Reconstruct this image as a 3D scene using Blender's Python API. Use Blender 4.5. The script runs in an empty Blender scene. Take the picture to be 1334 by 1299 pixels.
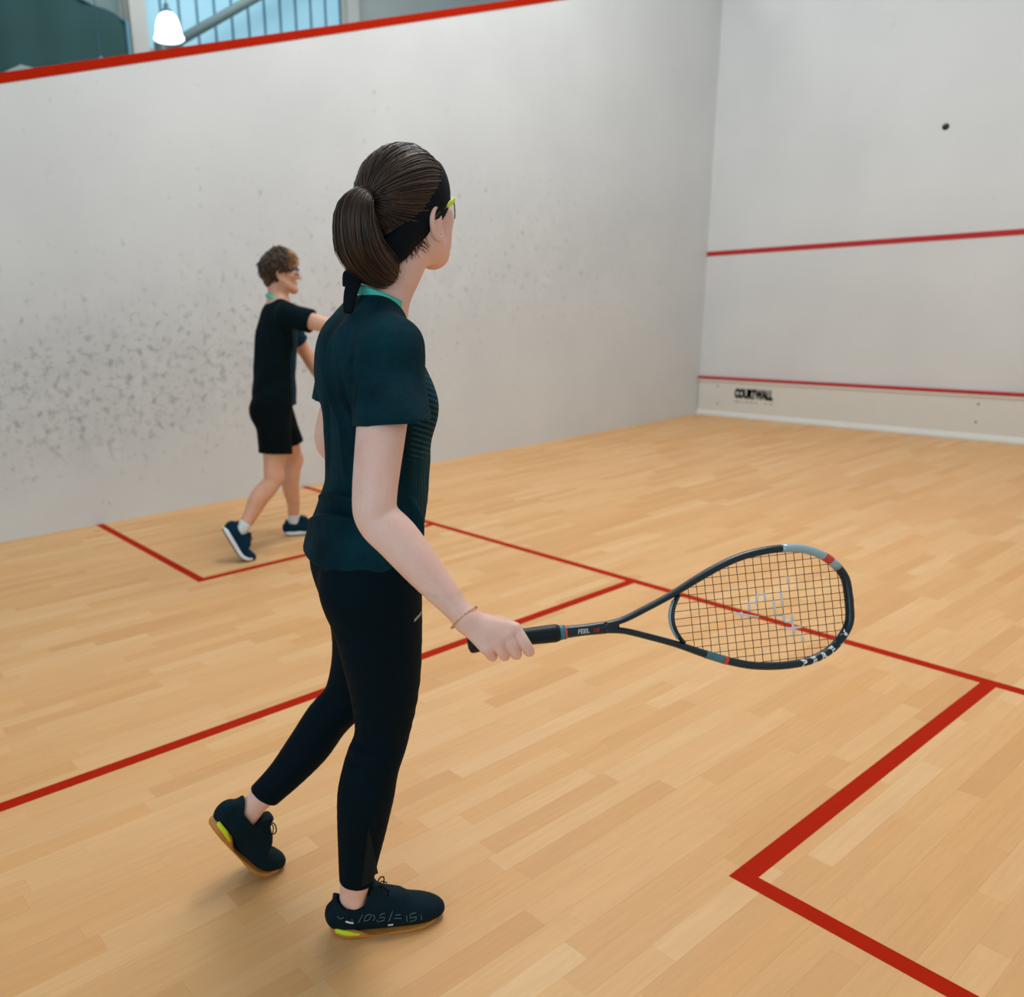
import bpy, math, random
import numpy as np
from mathutils import Matrix, Vector

random.seed(7)
RNG = np.random.default_rng(7)
S = bpy.context.scene
COL = S.collection
V3 = lambda *a: np.array(a, float)

# ------------------------------------------------------------------ camera
W_PX, H_PX = 1334.0, 1299.0
F_PX, CX, CY = 1087.08, 514.63, 689.63
CAM = V3(5.6854, -8.8625, 1.4248)
YAW, PITCH, ROLL = 0.92266, 0.26796, -0.03522
def cam_axes():
    cy, sy, cp, sp = math.cos(YAW), math.sin(YAW), math.cos(PITCH), math.sin(PITCH)
    f = V3(-sy*cp, cy*cp, -sp); r = V3(cy, sy, 0); u = np.cross(r, f)
    return math.cos(ROLL)*r + math.sin(ROLL)*u, -math.sin(ROLL)*r + math.cos(ROLL)*u, f
cR, cU, cF = cam_axes()
cd = bpy.data.cameras.new('camera'); cam = bpy.data.objects.new('camera', cd); COL.objects.link(cam)
cam.matrix_world = Matrix(((cR[0], cU[0], -cF[0], CAM[0]), (cR[1], cU[1], -cF[1], CAM[1]), (cR[2], cU[2], -cF[2], CAM[2]), (0, 0, 0, 1)))
cd.sensor_fit = 'HORIZONTAL'; cd.sensor_width = 36.0
cd.lens = 36.0*F_PX/W_PX
cd.shift_x = (W_PX/2-CX)/W_PX; cd.shift_y = (CY-H_PX/2)/W_PX
cd.clip_start = 0.05; cd.clip_end = 200
cd.dof.use_dof = True; cd.dof.focus_distance = 1.68; cd.dof.aperture_fstop = 3.4
S.camera = cam

# ------------------------------------------------------------------ light
wd = bpy.data.worlds.new('world'); S.world = wd; wd.use_nodes = True
bg = wd.node_tree.nodes['Background']; bg.inputs[0].default_value = (0.80, 0.93, 1.0, 1); bg.inputs[1].default_value = 0.34
S.view_settings.view_transform = 'Standard'; S.view_settings.look = 'None'
S.view_settings.exposure = 0.0; S.view_settings.gamma = 1.0; S.view_settings.use_curve_mapping = False
def area(name, loc, size, power, color=(.985, .99, .985), rot=(0, 0, 0)):
    l = bpy.data.lights.new(name, 'AREA'); l.shape = 'RECTANGLE'; l.size, l.size_y = size; l.energy = power; l.color = color
    o = bpy.data.objects.new(name, l); o.location = loc; o.rotation_euler = rot; COL.objects.link(o); return o
for x, y, p in ((1.5, -3.2, 76), (4.0, -3.4, 18), (1.9, -5.2, 50), (3.8, -5.6, 110), (4.3, -7.4, 30)):
    area('court_lamp', (x, y, 6.0), (1.5, 1.5), p)
area('rear_hall_window', (5.6, -14.5, 2.6), (8.0, 4.5), 225, (.72, .90, 1.0), (math.radians(90), 0, math.radians(38)))
area('hall_fill_light', (-4.6, -2.5, 8.6), (3.0, 6.0), 260, (1, .99, .97))  # unseen overhead light, added to brighten the hall beyond the left wall

# ------------------------------------------------------------------ materials
def lin(c):
    c = np.array(c, float)/255.0
    return tuple(np.where(c <= .04045, c/12.92, ((c+.055)/1.055)**2.4))+(1.0,)
class NT:
    def __init__(s, name):
        s.m = bpy.data.materials.new(name); s.m.use_nodes = True; s.t = s.m.node_tree
        s.b = s.t.nodes['Principled BSDF']
    def n(s, typ, **kw):
        nd = s.t.nodes.new(typ)
        for k, v in kw.items(): setattr(nd, k, v)
        return nd
    def l(s, a, b): s.t.links.new(a, b)
    def math(s, op, a, b=None, c=None, clamp=False):
        nd = s.n('ShaderNodeMath', operation=op, use_clamp=clamp)
        for i, x in enumerate((a, b, c)):
            if x is None: continue
            if isinstance(x, (int, float)): nd.inputs[i].default_value = x
            else: s.l(x, nd.inputs[i])
        return nd.outputs[0]
    def mix(s, fac, a, b, blend='MIX'):
        nd = s.n('ShaderNodeMix', data_type='RGBA', blend_type=blend)
        for i, x in ((0, fac), (6, a), (7, b)):
            if isinstance(x, (int, float)): nd.inputs[i].default_value = x
            elif isinstance(x, tuple): nd.inputs[i].default_value = x
            else: s.l(x, nd.inputs[i])
        return nd.outputs[2]
    def coord(s): return s.n('ShaderNodeTexCoord').outputs['Object']
    def map(s, vec, scale=(1, 1, 1), loc=(0, 0, 0)):
        nd = s.n('ShaderNodeMapping'); nd.inputs['Scale'].default_value = scale; nd.inputs['Location'].default_value = loc
        s.l(vec, nd.inputs[0]); return nd.outputs[0]
    def noise(s, vec, scale, detail=3, rough=.5):
        nd = s.n('ShaderNodeTexNoise'); nd.inputs['Scale'].default_value = scale; nd.inputs['Detail'].default_value = detail
        nd.inputs['Roughness'].default_value = rough; s.l(vec, nd.inputs['Vector']); return nd.outputs['Fac']
    def ramp(s, fac, stops, interp='LINEAR'):
        nd = s.n('ShaderNodeValToRGB'); nd.color_ramp.interpolation = interp
        e = nd.color_ramp.elements
        while len(e) < len(stops): e.new(.5)
        for q, (p, c) in zip(e, stops): q.position = p; q.color = c if isinstance(c, tuple) else (c, c, c, 1)
        s.l(fac, nd.inputs[0]); return nd.outputs[0]
    def bump(s, h, strength=.2, dist=.002):
        nd = s.n('ShaderNodeBump'); nd.inputs['Strength'].default_value = strength; nd.inputs['Distance'].default_value = dist
        s.l(h, nd.inputs['Height']); s.l(nd.outputs[0], s.b.inputs['Normal'])
    def set(s, **kw):
        for k, v in kw.items():
            i = s.b.inputs[k.replace('_', ' ')]
            if isinstance(v, (int, float, tuple)): i.default_value = v
            else: s.l(v, i)
        return s
def plain(name, rgb, rough=.5, var=.06, scale=60, metal=0.0, spec=.5, bump=0):
    t = NT(name); c = lin(rgb); co = t.coord(); nz = t.noise(co, scale, 3)
    dk = tuple(x*(1-var*2) for x in c[:3])+(1,)
    t.set(Base_Color=t.mix(nz, dk, tuple(min(1, x*(1+var)) for x in c[:3])+(1,)), Roughness=rough, Metallic=metal)
    t.b.inputs['Specular IOR Level'].default_value = spec
    if bump: t.bump(nz, bump)
    return t.m

def m_floor():
    t = NT('beech_strip'); co = t.coord()
    at = t.n('ShaderNodeAttribute', attribute_name='tone').outputs['Fac']
    sh = t.n('ShaderNodeCombineXYZ'); t.l(t.math('MULTIPLY', at, 37.0), sh.inputs[0]); t.l(t.math('MULTIPLY', at, 91.0), sh.inputs[1])
    ad = t.n('ShaderNodeVectorMath', operation='ADD'); t.l(co, ad.inputs[0]); t.l(sh.outputs[0], ad.inputs[1])
    base = t.ramp(at, [(0, lin((212, 158, 101))), (.3, lin((222, 172, 116))), (.55, lin((226, 180, 126))), (.8, lin((219, 165, 106))), (1, lin((229, 187, 136)))])
    g = t.noise(t.map(ad.outputs[0], (26, 1.3, 20)), 3.0, 6, .62)
    g2 = t.noise(t.map(ad.outputs[0], (5, 1.1, 5)), 1.6, 3)
    c = t.mix(t.ramp(g, [(.3, .22), (.62, 0.0)]), base, lin((176, 126, 80)))
    c = t.mix(t.ramp(g2, [(.35, .30), (.65, 0.0)]), c, lin((206, 160, 108)))
    fl = t.noise(t.map(ad.outputs[0], (120, 14, 20)), 4.0, 2)
    c = t.mix(t.ramp(fl, [(.62, 0.0), (.75, .14)]), c, lin((160, 112, 72)))
    t.set(Base_Color=c, Roughness=t.math('MULTIPLY_ADD', g2, .12, .42)); t.b.inputs['Specular IOR Level'].default_value = .25
    t.bump(g, .04, .001)
    return t.m
def m_wall(scuffs):
    t = NT('court_plaster' if not scuffs else 'scuffed_court_plaster'); co = t.coord()
    sx = t.n('ShaderNodeSeparateXYZ'); t.l(co, sx.inputs[0]); y, z = sx.outputs[1], sx.outputs[2]
    big = t.noise(co, 1.2, 4)
    base = t.mix(t.ramp(big, [(.35, 0.0), (.7, 1.0)]), lin((204, 207, 208)), lin((211, 214, 214)))
    if scuffs:
        def blob(y0, z0, sy, sz):
            a = t.math('POWER', t.math('DIVIDE', t.math('SUBTRACT', y, y0), sy), 2.0)
            b = t.math('POWER', t.math('DIVIDE', t.math('SUBTRACT', z, z0), sz), 2.0)
            return t.math('POWER', 2.718, t.math('MULTIPLY', t.math('ADD', a, b), -1.0))
        dens = t.math('ADD', t.math('MULTIPLY', blob(-7.5, .85, 1.6, .52), 1.15), t.math('MULTIPLY', blob(-5.6, 1.2, 1.6, .75), .55))
        dens = t.math('ADD', dens, t.math('MULTIPLY', blob(-2.6, 1.7, 2.1, .8), .46))
        dens = t.math('ADD', dens, t.math('MULTIPLY', blob(-5, 2.0, 3.0, 1.0), .14), None, True)
        def marks(scale, stretch, lo, hi, off):
            n1 = t.noise(t.map(co, stretch, off), scale, 2, .5)
            thr = t.math('MULTIPLY_ADD', dens, -.24, lo)
            return t.math('MULTIPLY', t.math('SUBTRACT', n1, thr), hi, None, True)
        a = marks(17, (1, 1, 1.0), .69, 3.6, (0, 3, 1))
        b = marks(33, (1, .7, 1.25), .735, 4.2, (0, 7, 5))
        c2 = marks(9, (1, .8, 1.1), .71, 3.0, (0, 1, 9))
        sm = t.math('MAXIMUM', t.math('MAXIMUM', a, t.math('MULTIPLY', b, .85)), t.math('MULTIPLY', c2, .55))
        soft = t.math('MULTIPLY', dens, t.math('MULTIPLY', t.noise(co, 5, 4), .30))
        fac = t.math('MAXIMUM', t.math('MULTIPLY', sm, .56), soft)
        base = t.mix(fac, base, lin((92, 96, 98)))
    else:
        n1 = t.noise(co, 14, 2)
        base = t.mix(t.ramp(n1, [(.70, 0.0), (.80, .22)]), base, lin((130, 130, 132)))
    t.set(Base_Color=base, Roughness=.62)
    t.bump(t.noise(co, 220, 2), .05, .001)
    return t.m
def m_skin(name, rgb, red):
    t = NT(name); co = t.coord()
    n1 = t.noise(co, 16, 4); n2 = t.noise(co, 240, 2)
    c = t.mix(t.ramp(n1, [(.38, 0.0), (.68, .55)]), lin(rgb), lin(red))
    c = t.mix(t.ramp(n2, [(.55, 0.0), (.8, .25)]), c, lin(tuple(x*.82 for x in red)))
    t.set(Base_Color=c, Roughness=.48); t.b.inputs['Subsurface Weight'].default_value = .12
    t.b.inputs['Subsurface Radius'].default_value = (.012, .005, .003); t.b.inputs['Subsurface Scale'].default_value = .6
    t.bump(n2, .06, .0006)
    return t.m
def m_hair(name, stops):
    t = NT(name)
    at = t.n('ShaderNodeAttribute', attribute_name='tone').outputs['Fac']
    c = t.ramp(at, stops)
    t.set(Base_Color=c, Roughness=.38); t.b.inputs['Specular IOR Level'].default_value = .45
    return t.m
def m_shirt():
    t = NT('dark_teal_jersey'); co = t.coord()
    sx = t.n('ShaderNodeSeparateXYZ'); t.l(co, sx.inputs[0]); x, y, z = sx.outputs
    n1 = t.noise(co, 9, 3)
    base = t.mix(t.ramp(n1, [(.32, 0.0), (.68, 1.0)]), lin((3, 33, 42)), lin((8, 54, 66)))
    # knitted texture dashes
    dash = t.noise(t.map(co, (40, 40, 260)), 3.0, 1)
    base = t.mix(t.ramp(dash, [(.6, 0.0), (.72, .35)]), base, lin((24, 50, 56)))
    # front panel: horizontal ribs on the chest, upright ribs below
    front = t.math('MULTIPLY', t.math('SUBTRACT', y, .088), 60.0, None, True)
    lat = t.math('MULTIPLY', t.math('SUBTRACT', .085, x), 60.0, None, True)
    hi = t.math('MULTIPLY', t.math('SUBTRACT', z, 1.105), 80.0, None, True)
    cap = t.math('MULTIPLY', t.math('SUBTRACT', 1.31, z), 40.0, None, True)
    band = t.math('GREATER_THAN', t.math('FRACT', t.math('MULTIPLY', t.math('MULTIPLY_ADD', y, .35, z), 88.0)), .62)
    up = t.math('GREATER_THAN', t.math('FRACT', t.math('MULTIPLY', t.math('MULTIPLY_ADD', x, .8, y), 170.0)), .66)
    lines = t.math('ADD', t.math('MULTIPLY', band, t.math('MULTIPLY', hi, cap)), t.math('MULTIPLY', t.math('MULTIPLY', up, .55), t.math('SUBTRACT', 1.0, hi)))
    fac = t.math('MULTIPLY', lines, t.math('MULTIPLY', front, lat))
    base = t.mix(t.math('MULTIPLY', fac, .8), base, lin((30, 84, 96)))
    t.set(Base_Color=base, Roughness=.75); t.b.inputs['Specular IOR Level'].default_value = .08
    wr = t.noise(t.map(co, (1, 1, .45)), 26, 3, .55)
    fine = t.noise(t.map(co, (1, 1, 1.6)), 420, 2)
    t.bump(t.math('MULTIPLY_ADD', wr, 6.0, fine), .8, .0034)
    return t.m
M = {}
M['floor'] = m_floor(); M['scuff'] = m_wall(True); M['plaster'] = m_wall(False)
M['gap'] = plain('dark_joint_wood', (176, 132, 88), .8)  # darker wood colour of the floor base between the planks
M['line'] = plain('red_court_paint', (174, 30, 0), .7, .07, 30, spec=.06)
M['wline'] = plain('red_wall_paint', (178, 28, 28), .5, .05, 30)
M['tin'] = plain('white_painted_board', (212, 212, 205), .45, .02, 8)
M['tinbase'] = plain('white_painted_strip', (216, 219, 214), .4, .02, 8)
M['ink'] = plain('dark_print', (34, 48, 48), .6)
M['greyink'] = plain('faint_grey_print', (166, 166, 160), .6)
M['steel'] = plain('steel_screw', (120, 122, 120), .4, metal=.8)
M['skinw'] = m_skin('fair_skin', (236, 196, 182), (227, 172, 156))
M['skinm'] = m_skin('warm_skin', (212, 164, 136), (202, 142, 112))
M['shirt'] = m_shirt()
M['shirtm'] = plain('black_jersey', (3, 22, 29), .8, .1, 200, bump=.1, spec=.08)
M['panelm'] = plain('deep_teal_panel', (6, 42, 60), .7, .1, 200, spec=.1)
M['leg'] = plain('black_leggings', (0, 20, 30), .75, .12, 300, bump=.08, spec=.08)
M['mesh'] = plain('charcoal_mesh_insert', (10, 27, 35), .7, .1, 500, spec=.15)
M['shorts'] = plain('black_shorts', (2, 13, 18), .8, .1, 200, spec=.08)
M['turq'] = plain('turquoise_trim', (64, 205, 186), .6, .04, 200)
M['band'] = plain('black_headband', (5, 17, 25), .8, .1, 300, bump=.1, spec=.15)
M['white'] = plain('white_print', (225, 232, 232), .5, .02)
M['lime'] = plain('lime_yellow_plastic', (208, 228, 20), .4, .04)
M['dark'] = plain('dark_navy_plastic', (10, 30, 42), .35, .05)
M['gum'] = plain('amber_gum_rubber', (190, 128, 56), .5, .08, 40)
M['shoe'] = plain('dark_teal_shoe_upper', (3, 30, 40), .7, .12, 300, bump=.12, spec=.12)
M['lining'] = plain('black_shoe_lining', (5, 11, 15), .85, .1, 300)
M['tealink'] = plain('muted_teal_print', (84, 128, 128), .6, .06)
M['lace'] = plain('black_lace', (6, 12, 15), .85, spec=.15)
M['navy'] = plain('navy_knit_upper', (4, 42, 64), .75, .12, 300, spec=.12)
M['foam'] = plain('white_foam_sole', (222, 232, 236), .55, .03)
M['outsole'] = plain('dark_green_outsole', (16, 48, 52), .6)
M['sock'] = plain('white_sock', (205, 218, 220), .85, .05, 300)
M['gold'] = plain('gold_chain', (226, 170, 110), .25, .03, metal=.9)
M['frame'] = plain('dark_carbon_frame', (6, 36, 46), .3, .08, 20)
M['silver'] = plain('silver_paint', (158, 188, 200), .3, .03, metal=.3)
M['red'] = plain('orange_red_paint', (214, 70, 48), .4, .03)
M['tealp'] = plain('teal_grey_paint', (62, 118, 134), .35, .03)
M['grip'] = plain('black_grip_tape', (4, 22, 30), .45, .1, 200, spec=.3)
M['string'] = plain('brown_string', (74, 50, 30), .4, .05)
M['stencil'] = plain('white_string_ink', (228, 226, 228), .5, .02)
M['rubber'] = plain('black_rubber', (24, 34, 34), .6)
M['hairw'] = m_hair('dark_brown_hair', [(0, lin((34, 23, 17))), (.5, lin((58, 41, 30))), (.85, lin((78, 56, 40))), (1, lin((120, 90, 68)))])
M['hairm'] = m_hair('brown_blond_hair', [(0, lin((44, 32, 24))), (.5, lin((84, 62, 42))), (1, lin((196, 146, 78)))])
M['eye'] = plain('eye_white', (232, 228, 222), .2, .01)
M['iris'] = plain('brown_iris', (60, 40, 26), .2)
M['lip'] = plain('lip', (176, 104, 96), .45)
M['green'] = None
def m_glass(name, rgb, alpha):
    t = NT(name); t.set(Base_Color=lin(rgb), Roughness=.05); t.b.inputs['Alpha'].default_value = alpha
    return t.m
M['lens'] = m_glass('clear_lens', (150, 170, 175), .22)

# ------------------------------------------------------------------ mesh helpers
def link(o, parent=None):
    COL.objects.link(o)
    if parent is not None: o.parent = parent
    return o
def fast_mesh(name, V, F, tone=None, smooth=True):
    V = np.asarray(V, np.float32); me = bpy.data.meshes.new(name)
    me.vertices.add(len(V)); me.vertices.foreach_set('co', V.ravel())
    if isinstance(F, np.ndarray):
        k = F.shape[1]; n = len(F); idx = F.ravel(); st = np.arange(n)*k; tot = np.full(n, k)
    else:
        tot = np.array([len(f) for f in F]); st = np.concatenate([[0], np.cumsum(tot)[:-1]]); idx = np.concatenate([np.asarray(f) for f in F]); n = len(F)
    me.loops.add(len(idx)); me.loops.foreach_set('vertex_index', idx.astype(np.int32))
    me.polygons.add(n); me.polygons.foreach_set('loop_start', st.astype(np.int32)); me.polygons.foreach_set('loop_total', tot.astype(np.int32))
    me.polygons.foreach_set('use_smooth', np.full(n, smooth))
    if tone is not None:
        a = me.attributes.new('tone', 'FLOAT', 'POINT'); a.data.foreach_set('value', np.asarray(tone, np.float32))
    me.update(calc_edges=True); me.validate()
    return me
def obj(name, V, F, mat, parent=None, smooth=True, tone=None):
    me = fast_mesh(name, V, F, tone, smooth); me.materials.append(M[mat] if isinstance(mat, str) else mat)
    return link(bpy.data.objects.new(name, me), parent)
def tag(o, label=None, cat=None, group=None, kind=None):
    if label: o['label'] = label
    if cat: o['category'] = cat
    if group: o['group'] = group
    if kind: o['kind'] = kind
    return o
def empty(name, loc, rz=0, label=None, cat=None):
    o = bpy.data.objects.new(name, None); o.empty_display_size = .1; o.location = loc; o.rotation_euler = (0, 0, rz)
    link(o); return tag(o, label, cat)
class MB:
    """collects simple solids into one mesh"""
    def __init__(s): s.V = []; s.F = []; s.n = 0; s.T = []
    def add(s, V, F, tone=0.0):
        V = np.asarray(V, float); s.V.append(V); s.F += [tuple(i+s.n for i in f) for f in F]; s.n += len(V); s.T.append(np.full(len(V), tone)); return s
    def box(s, lo, hi, tone=0.0):
        x0, y0, z0 = lo; x1, y1, z1 = hi
        V = [(x0,y0,z0),(x1,y0,z0),(x1,y1,z0),(x0,y1,z0),(x0,y0,z1),(x1,y0,z1),(x1,y1,z1),(x0,y1,z1)]
        return s.add(V, [(0,3,2,1),(4,5,6,7),(0,1,5,4),(1,2,6,5),(2,3,7,6),(3,0,4,7)], tone)
    def prism(s, poly, axis, a, b, tone=0.0):
        n = len(poly); V = []
        for q in (a, b):
            for p in poly:
                v = list(p); v.insert(axis, q); V.append(v)
        F = [tuple(range(n))[::-1], tuple(range(n, 2*n))]+[(i, (i+1) % n, n+(i+1) % n, n+i) for i in range(n)]
        return s.add(V, F, tone)
    def tube(s, P, r, sides=8, closed=False, hint=(0, 0, 1), rb=None, tone=0.0):
        P = np.asarray(P, float); n = len(P)
        def fit(q):
            q = np.atleast_1d(np.asarray(q, float)); return np.interp(np.linspace(0, 1, n), np.linspace(0, 1, len(q)), q) if len(q) > 1 else np.full(n, q[0])
        r = fit(r); rb = r if rb is None else fit(rb)
        T = (np.roll(P, -1, 0)-np.roll(P, 1, 0)) if closed else np.gradient(P, axis=0)
        T /= np.linalg.norm(T, axis=1)[:, None]+1e-12
        h = np.asarray(hint, float); u = h[None, :]-(T@h)[:, None]*T
        bad = np.linalg.norm(u, axis=1) < .2
        if bad.any():
            h2 = np.array([.3, .9, .3]); u[bad] = (h2[None, :]-(T@h2)[:, None]*T)[bad]
        u /= np.linalg.norm(u, axis=1)[:, None]; v = np.cross(T, u)
        an = np.arange(sides)*2*np.pi/sides
        V = (P[:, None, :]+u[:, None, :]*(np.cos(an)[None, :, None]*r[:, None, None])+v[:, None, :]*(np.sin(an)[None, :, None]*rb[:, None, None])).reshape(-1, 3)
        F = []
        for i in range(n if closed else n-1):
            j = (i+1) % n
            for k in range(sides):
                l = (k+1) % sides; F.append((i*sides+k, i*sides+l, j*sides+l, j*sides+k))
        if not closed: F += [tuple(range(sides))[::-1], tuple((n-1)*sides+k for k in range(sides))]
        return s.add(V, F, tone)
    def lathe(s, prof, c=(0, 0, 0), sides=24, tone=0.0):
        an = np.arange(sides)*2*np.pi/sides; V = []; F = []
        for r_, z_ in prof: V += [(c[0]+r_*math.cos(a), c[1]+r_*math.sin(a), c[2]+z_) for a in an]
        for i in range(len(prof)-1):
            for k in range(sides):
                l = (k+1) % sides; F.append((i*sides+k, i*sides+l, (i+1)*sides+l, (i+1)*sides+k))
        return s.add(V, F, tone)
    def xf(s, fn): s.V = [fn(v) for v in s.V]; return s
    def build(s, name, mat, parent=None, smooth=False, tone=False):
        return obj(name, np.concatenate(s.V), s.F, mat, parent, smooth, np.concatenate(s.T) if tone else None)
def letters(text, size, extrude=0.0, bold=0.0, shear=0.0):
    """flat lettering mesh (x right, y up), returned as vertices and faces"""
    cu = bpy.data.curves.new('lettering', 'FONT'); cu.body = text; cu.size = size; cu.extrude = extrude; cu.offset = bold; cu.shear = shear
    cu.align_x = 'CENTER'; cu.align_y = 'CENTER'; cu.resolution_u = 3
    o = bpy.data.objects.new('lettering', cu); COL.objects.link(o)
    dg = bpy.context.evaluated_depsgraph_get(); me = bpy.data.meshes.new_from_object(o.evaluated_get(dg))
    V = np.array([v.co[:] for v in me.vertices]); F = [tuple(p.vertices) for p in me.polygons]
    bpy.data.objects.remove(o); bpy.data.meshes.remove(me); bpy.data.curves.remove(cu)
    return V, F

# ------------------------------------------------------------------ implicit-surface modelling
def catmull(A, n):
    A = np.asarray(A, float); P = np.vstack([2*A[0]-A[1], A, 2*A[-1]-A[-2]]); out = []
    for i in range(1, len(P)-2):
        for k in range(n):
            t = k/n; a, b, c, d = P[i-1], P[i], P[i+1], P[i+2]
            out.append(.5*((2*b)+(c-a)*t+(2*a-5*b+4*c-d)*t*t+(3*b-a-3*c+d)*t**3))
    out.append(P[-2]); return np.array(out)
class Ell:
    def __init__(s, c, r, R=None):
        s.c = np.asarray(c, float); s.r = np.asarray(r, float); s.R = np.eye(3) if R is None else np.asarray(R, float)
        e = np.abs(s.R.T)@s.r if R is not None else s.r
        s.bb = (s.c-e, s.c+e); s.parts = [s]
    def f(s, X, Y, Z):
        x, y, z = X-s.c[0], Y-s.c[1], Z-s.c[2]; R = s.R; r = s.r
        a = (R[0, 0]*x+R[0, 1]*y+R[0, 2]*z)/r[0]; b = (R[1, 0]*x+R[1, 1]*y+R[1, 2]*z)/r[1]; c = (R[2, 0]*x+R[2, 1]*y+R[2, 2]*z)/r[2]
        k0 = np.sqrt(a*a+b*b+c*c); k1 = np.sqrt((a/r[0])**2+(b/r[1])**2+(c/r[2])**2)+1e-6
        return k0*(k0-1)/k1
class Seg:
    def __init__(s, p, q, a0, a1, b0, b1, u):
        s.p = p; s.L = np.linalg.norm(q-p)+1e-9; s.t = (q-p)/s.L; u = u-(u@s.t)*s.t; s.u = u/np.linalg.norm(u); s.v = np.cross(s.t, s.u)
        s.ab = (a0, a1, b0, b1); m = max(a0, a1, b0, b1)
        s.bb = (np.minimum(p, q)-m, np.maximum(p, q)+m)
    def f(s, X, Y, Z):
        x, y, z = X-s.p[0], Y-s.p[1], Z-s.p[2]; t, u, v = s.t, s.u, s.v
        w = t[0]*x+t[1]*y+t[2]*z; e = np.clip(w/s.L, 0, 1); wl = w-e*s.L
        a0, a1, b0, b1 = s.ab; a = a0+(a1-a0)*e; b = b0+(b1-b0)*e; c = np.minimum(a, b)
        A = (u[0]*x+u[1]*y+u[2]*z)/a; B = (v[0]*x+v[1]*y+v[2]*z)/b; Cc = wl/c
        k0 = np.sqrt(A*A+B*B+Cc*Cc); k1 = np.sqrt((A/a)**2+(B/b)**2+(Cc/c)**2)+1e-6
        return k0*(k0-1)/k1
class Chain:
    def __init__(s, pts, ra, rb=None, hint=(1, 0, 0), n=4):
        rb = ra if rb is None else rb
        if np.isscalar(ra): ra = [ra]*len(pts)
        if np.isscalar(rb): rb = [rb]*len(pts)
        D = catmull(np.column_stack([np.asarray(pts, float), ra, rb]), n); s.D = D; s.hint = np.asarray(hint, float)
        s.parts = [Seg(D[i, :3], D[i+1, :3], D[i, 3], D[i+1, 3], D[i, 4], D[i+1, 4], s.hint) for i in range(len(D)-1)]
        s.bb = (np.min([p.bb[0] for p in s.parts], 0), np.max([p.bb[1] for p in s.parts], 0))
class Half:
    """half space: inside where (p-c).n < 0"""
    def __init__(s, c, n): s.c = np.asarray(c, float); s.n = np.asarray(n, float)/np.linalg.norm(n); s.bb = None; s.parts = [s]
    def f(s, X, Y, Z): return (X-s.c[0])*s.n[0]+(Y-s.c[1])*s.n[1]+(Z-s.c[2])*s.n[2]
class Fn:
    def __init__(s, fn, bb=None): s.f = fn; s.bb = bb; s.parts = [s]
def smin(a, b, k):
    if k <= 0: return np.minimum(a, b)
    h = np.maximum(k-np.abs(a-b), 0)/k; return np.minimum(a, b)-h*h*k*.25
def evalp(prog, ax):
    X, Y, Z = (np.asarray(q, np.float32) for q in ax); D = np.full((len(X), len(Y), len(Z)), .2, np.float32)
    def rng(q, lo, hi): return np.searchsorted(q, lo), np.searchsorted(q, hi)
    for op, pr, k in prog:
        pad = .022+k
        if pr.bb is None: b = [(0, len(q)) for q in (X, Y, Z)]
        else: b = [rng(q, pr.bb[0][i]-pad, pr.bb[1][i]+pad) for i, q in enumerate((X, Y, Z))]
        if any(h <= l for l, h in b): continue
        sl = tuple(slice(l, h) for l, h in b)
        if len(pr.parts) == 1:
            T = pr.parts[0].f(X[sl[0]][:, None, None], Y[sl[1]][None, :, None], Z[sl[2]][None, None, :])
        else:
            T = np.full(D[sl].shape, .2, np.float32)
            for s in pr.parts:
                c = [rng(q[l:h], s.bb[0][i]-pad, s.bb[1][i]+pad) for i, (q, (l, h)) in enumerate(zip((X, Y, Z), b))]
                if any(h <= l for l, h in c): continue
                s2 = tuple(slice(l, h) for l, h in c)
                xx = X[sl[0]][s2[0]][:, None, None]; yy = Y[sl[1]][s2[1]][None, :, None]; zz = Z[sl[2]][s2[2]][None, None, :]
                T[s2] = np.minimum(T[s2], s.f(xx, yy, zz))
        if op == 'u': D[sl] = smin(D[sl], T, k)
        elif op == 's': D[sl] = -smin(-D[sl], T, k)
        elif op == 'i': D[sl] = -smin(-D[sl], -T, k)
    return D
def evalpts(prog, P):
    """the same field at single points"""
    P = np.atleast_2d(P); D = np.full(len(P), .2)
    for op, pr, k in prog:
        T = None
        for s in pr.parts:
            d = s.f(P[:, 0], P[:, 1], P[:, 2]); T = d if T is None else np.minimum(T, d)
        D = smin(D, T, k) if op == 'u' else (-smin(-D, T, k) if op == 's' else -smin(-D, -T, k))
    return D
def cast(prog, P, d, lo=-.05, hi=.09, lift=.0009):
    """move points along d to the surface"""
    P = np.atleast_2d(P); a = np.full(len(P), lo); b = np.full(len(P), hi); d = np.asarray(d, float)
    for _ in range(20):
        m = (a+b)/2; i = evalpts(prog, P+m[:, None]*d) < 0; a = np.where(i, m, a); b = np.where(i, b, m)
    return P+d*(a+lift)[:, None]
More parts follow.
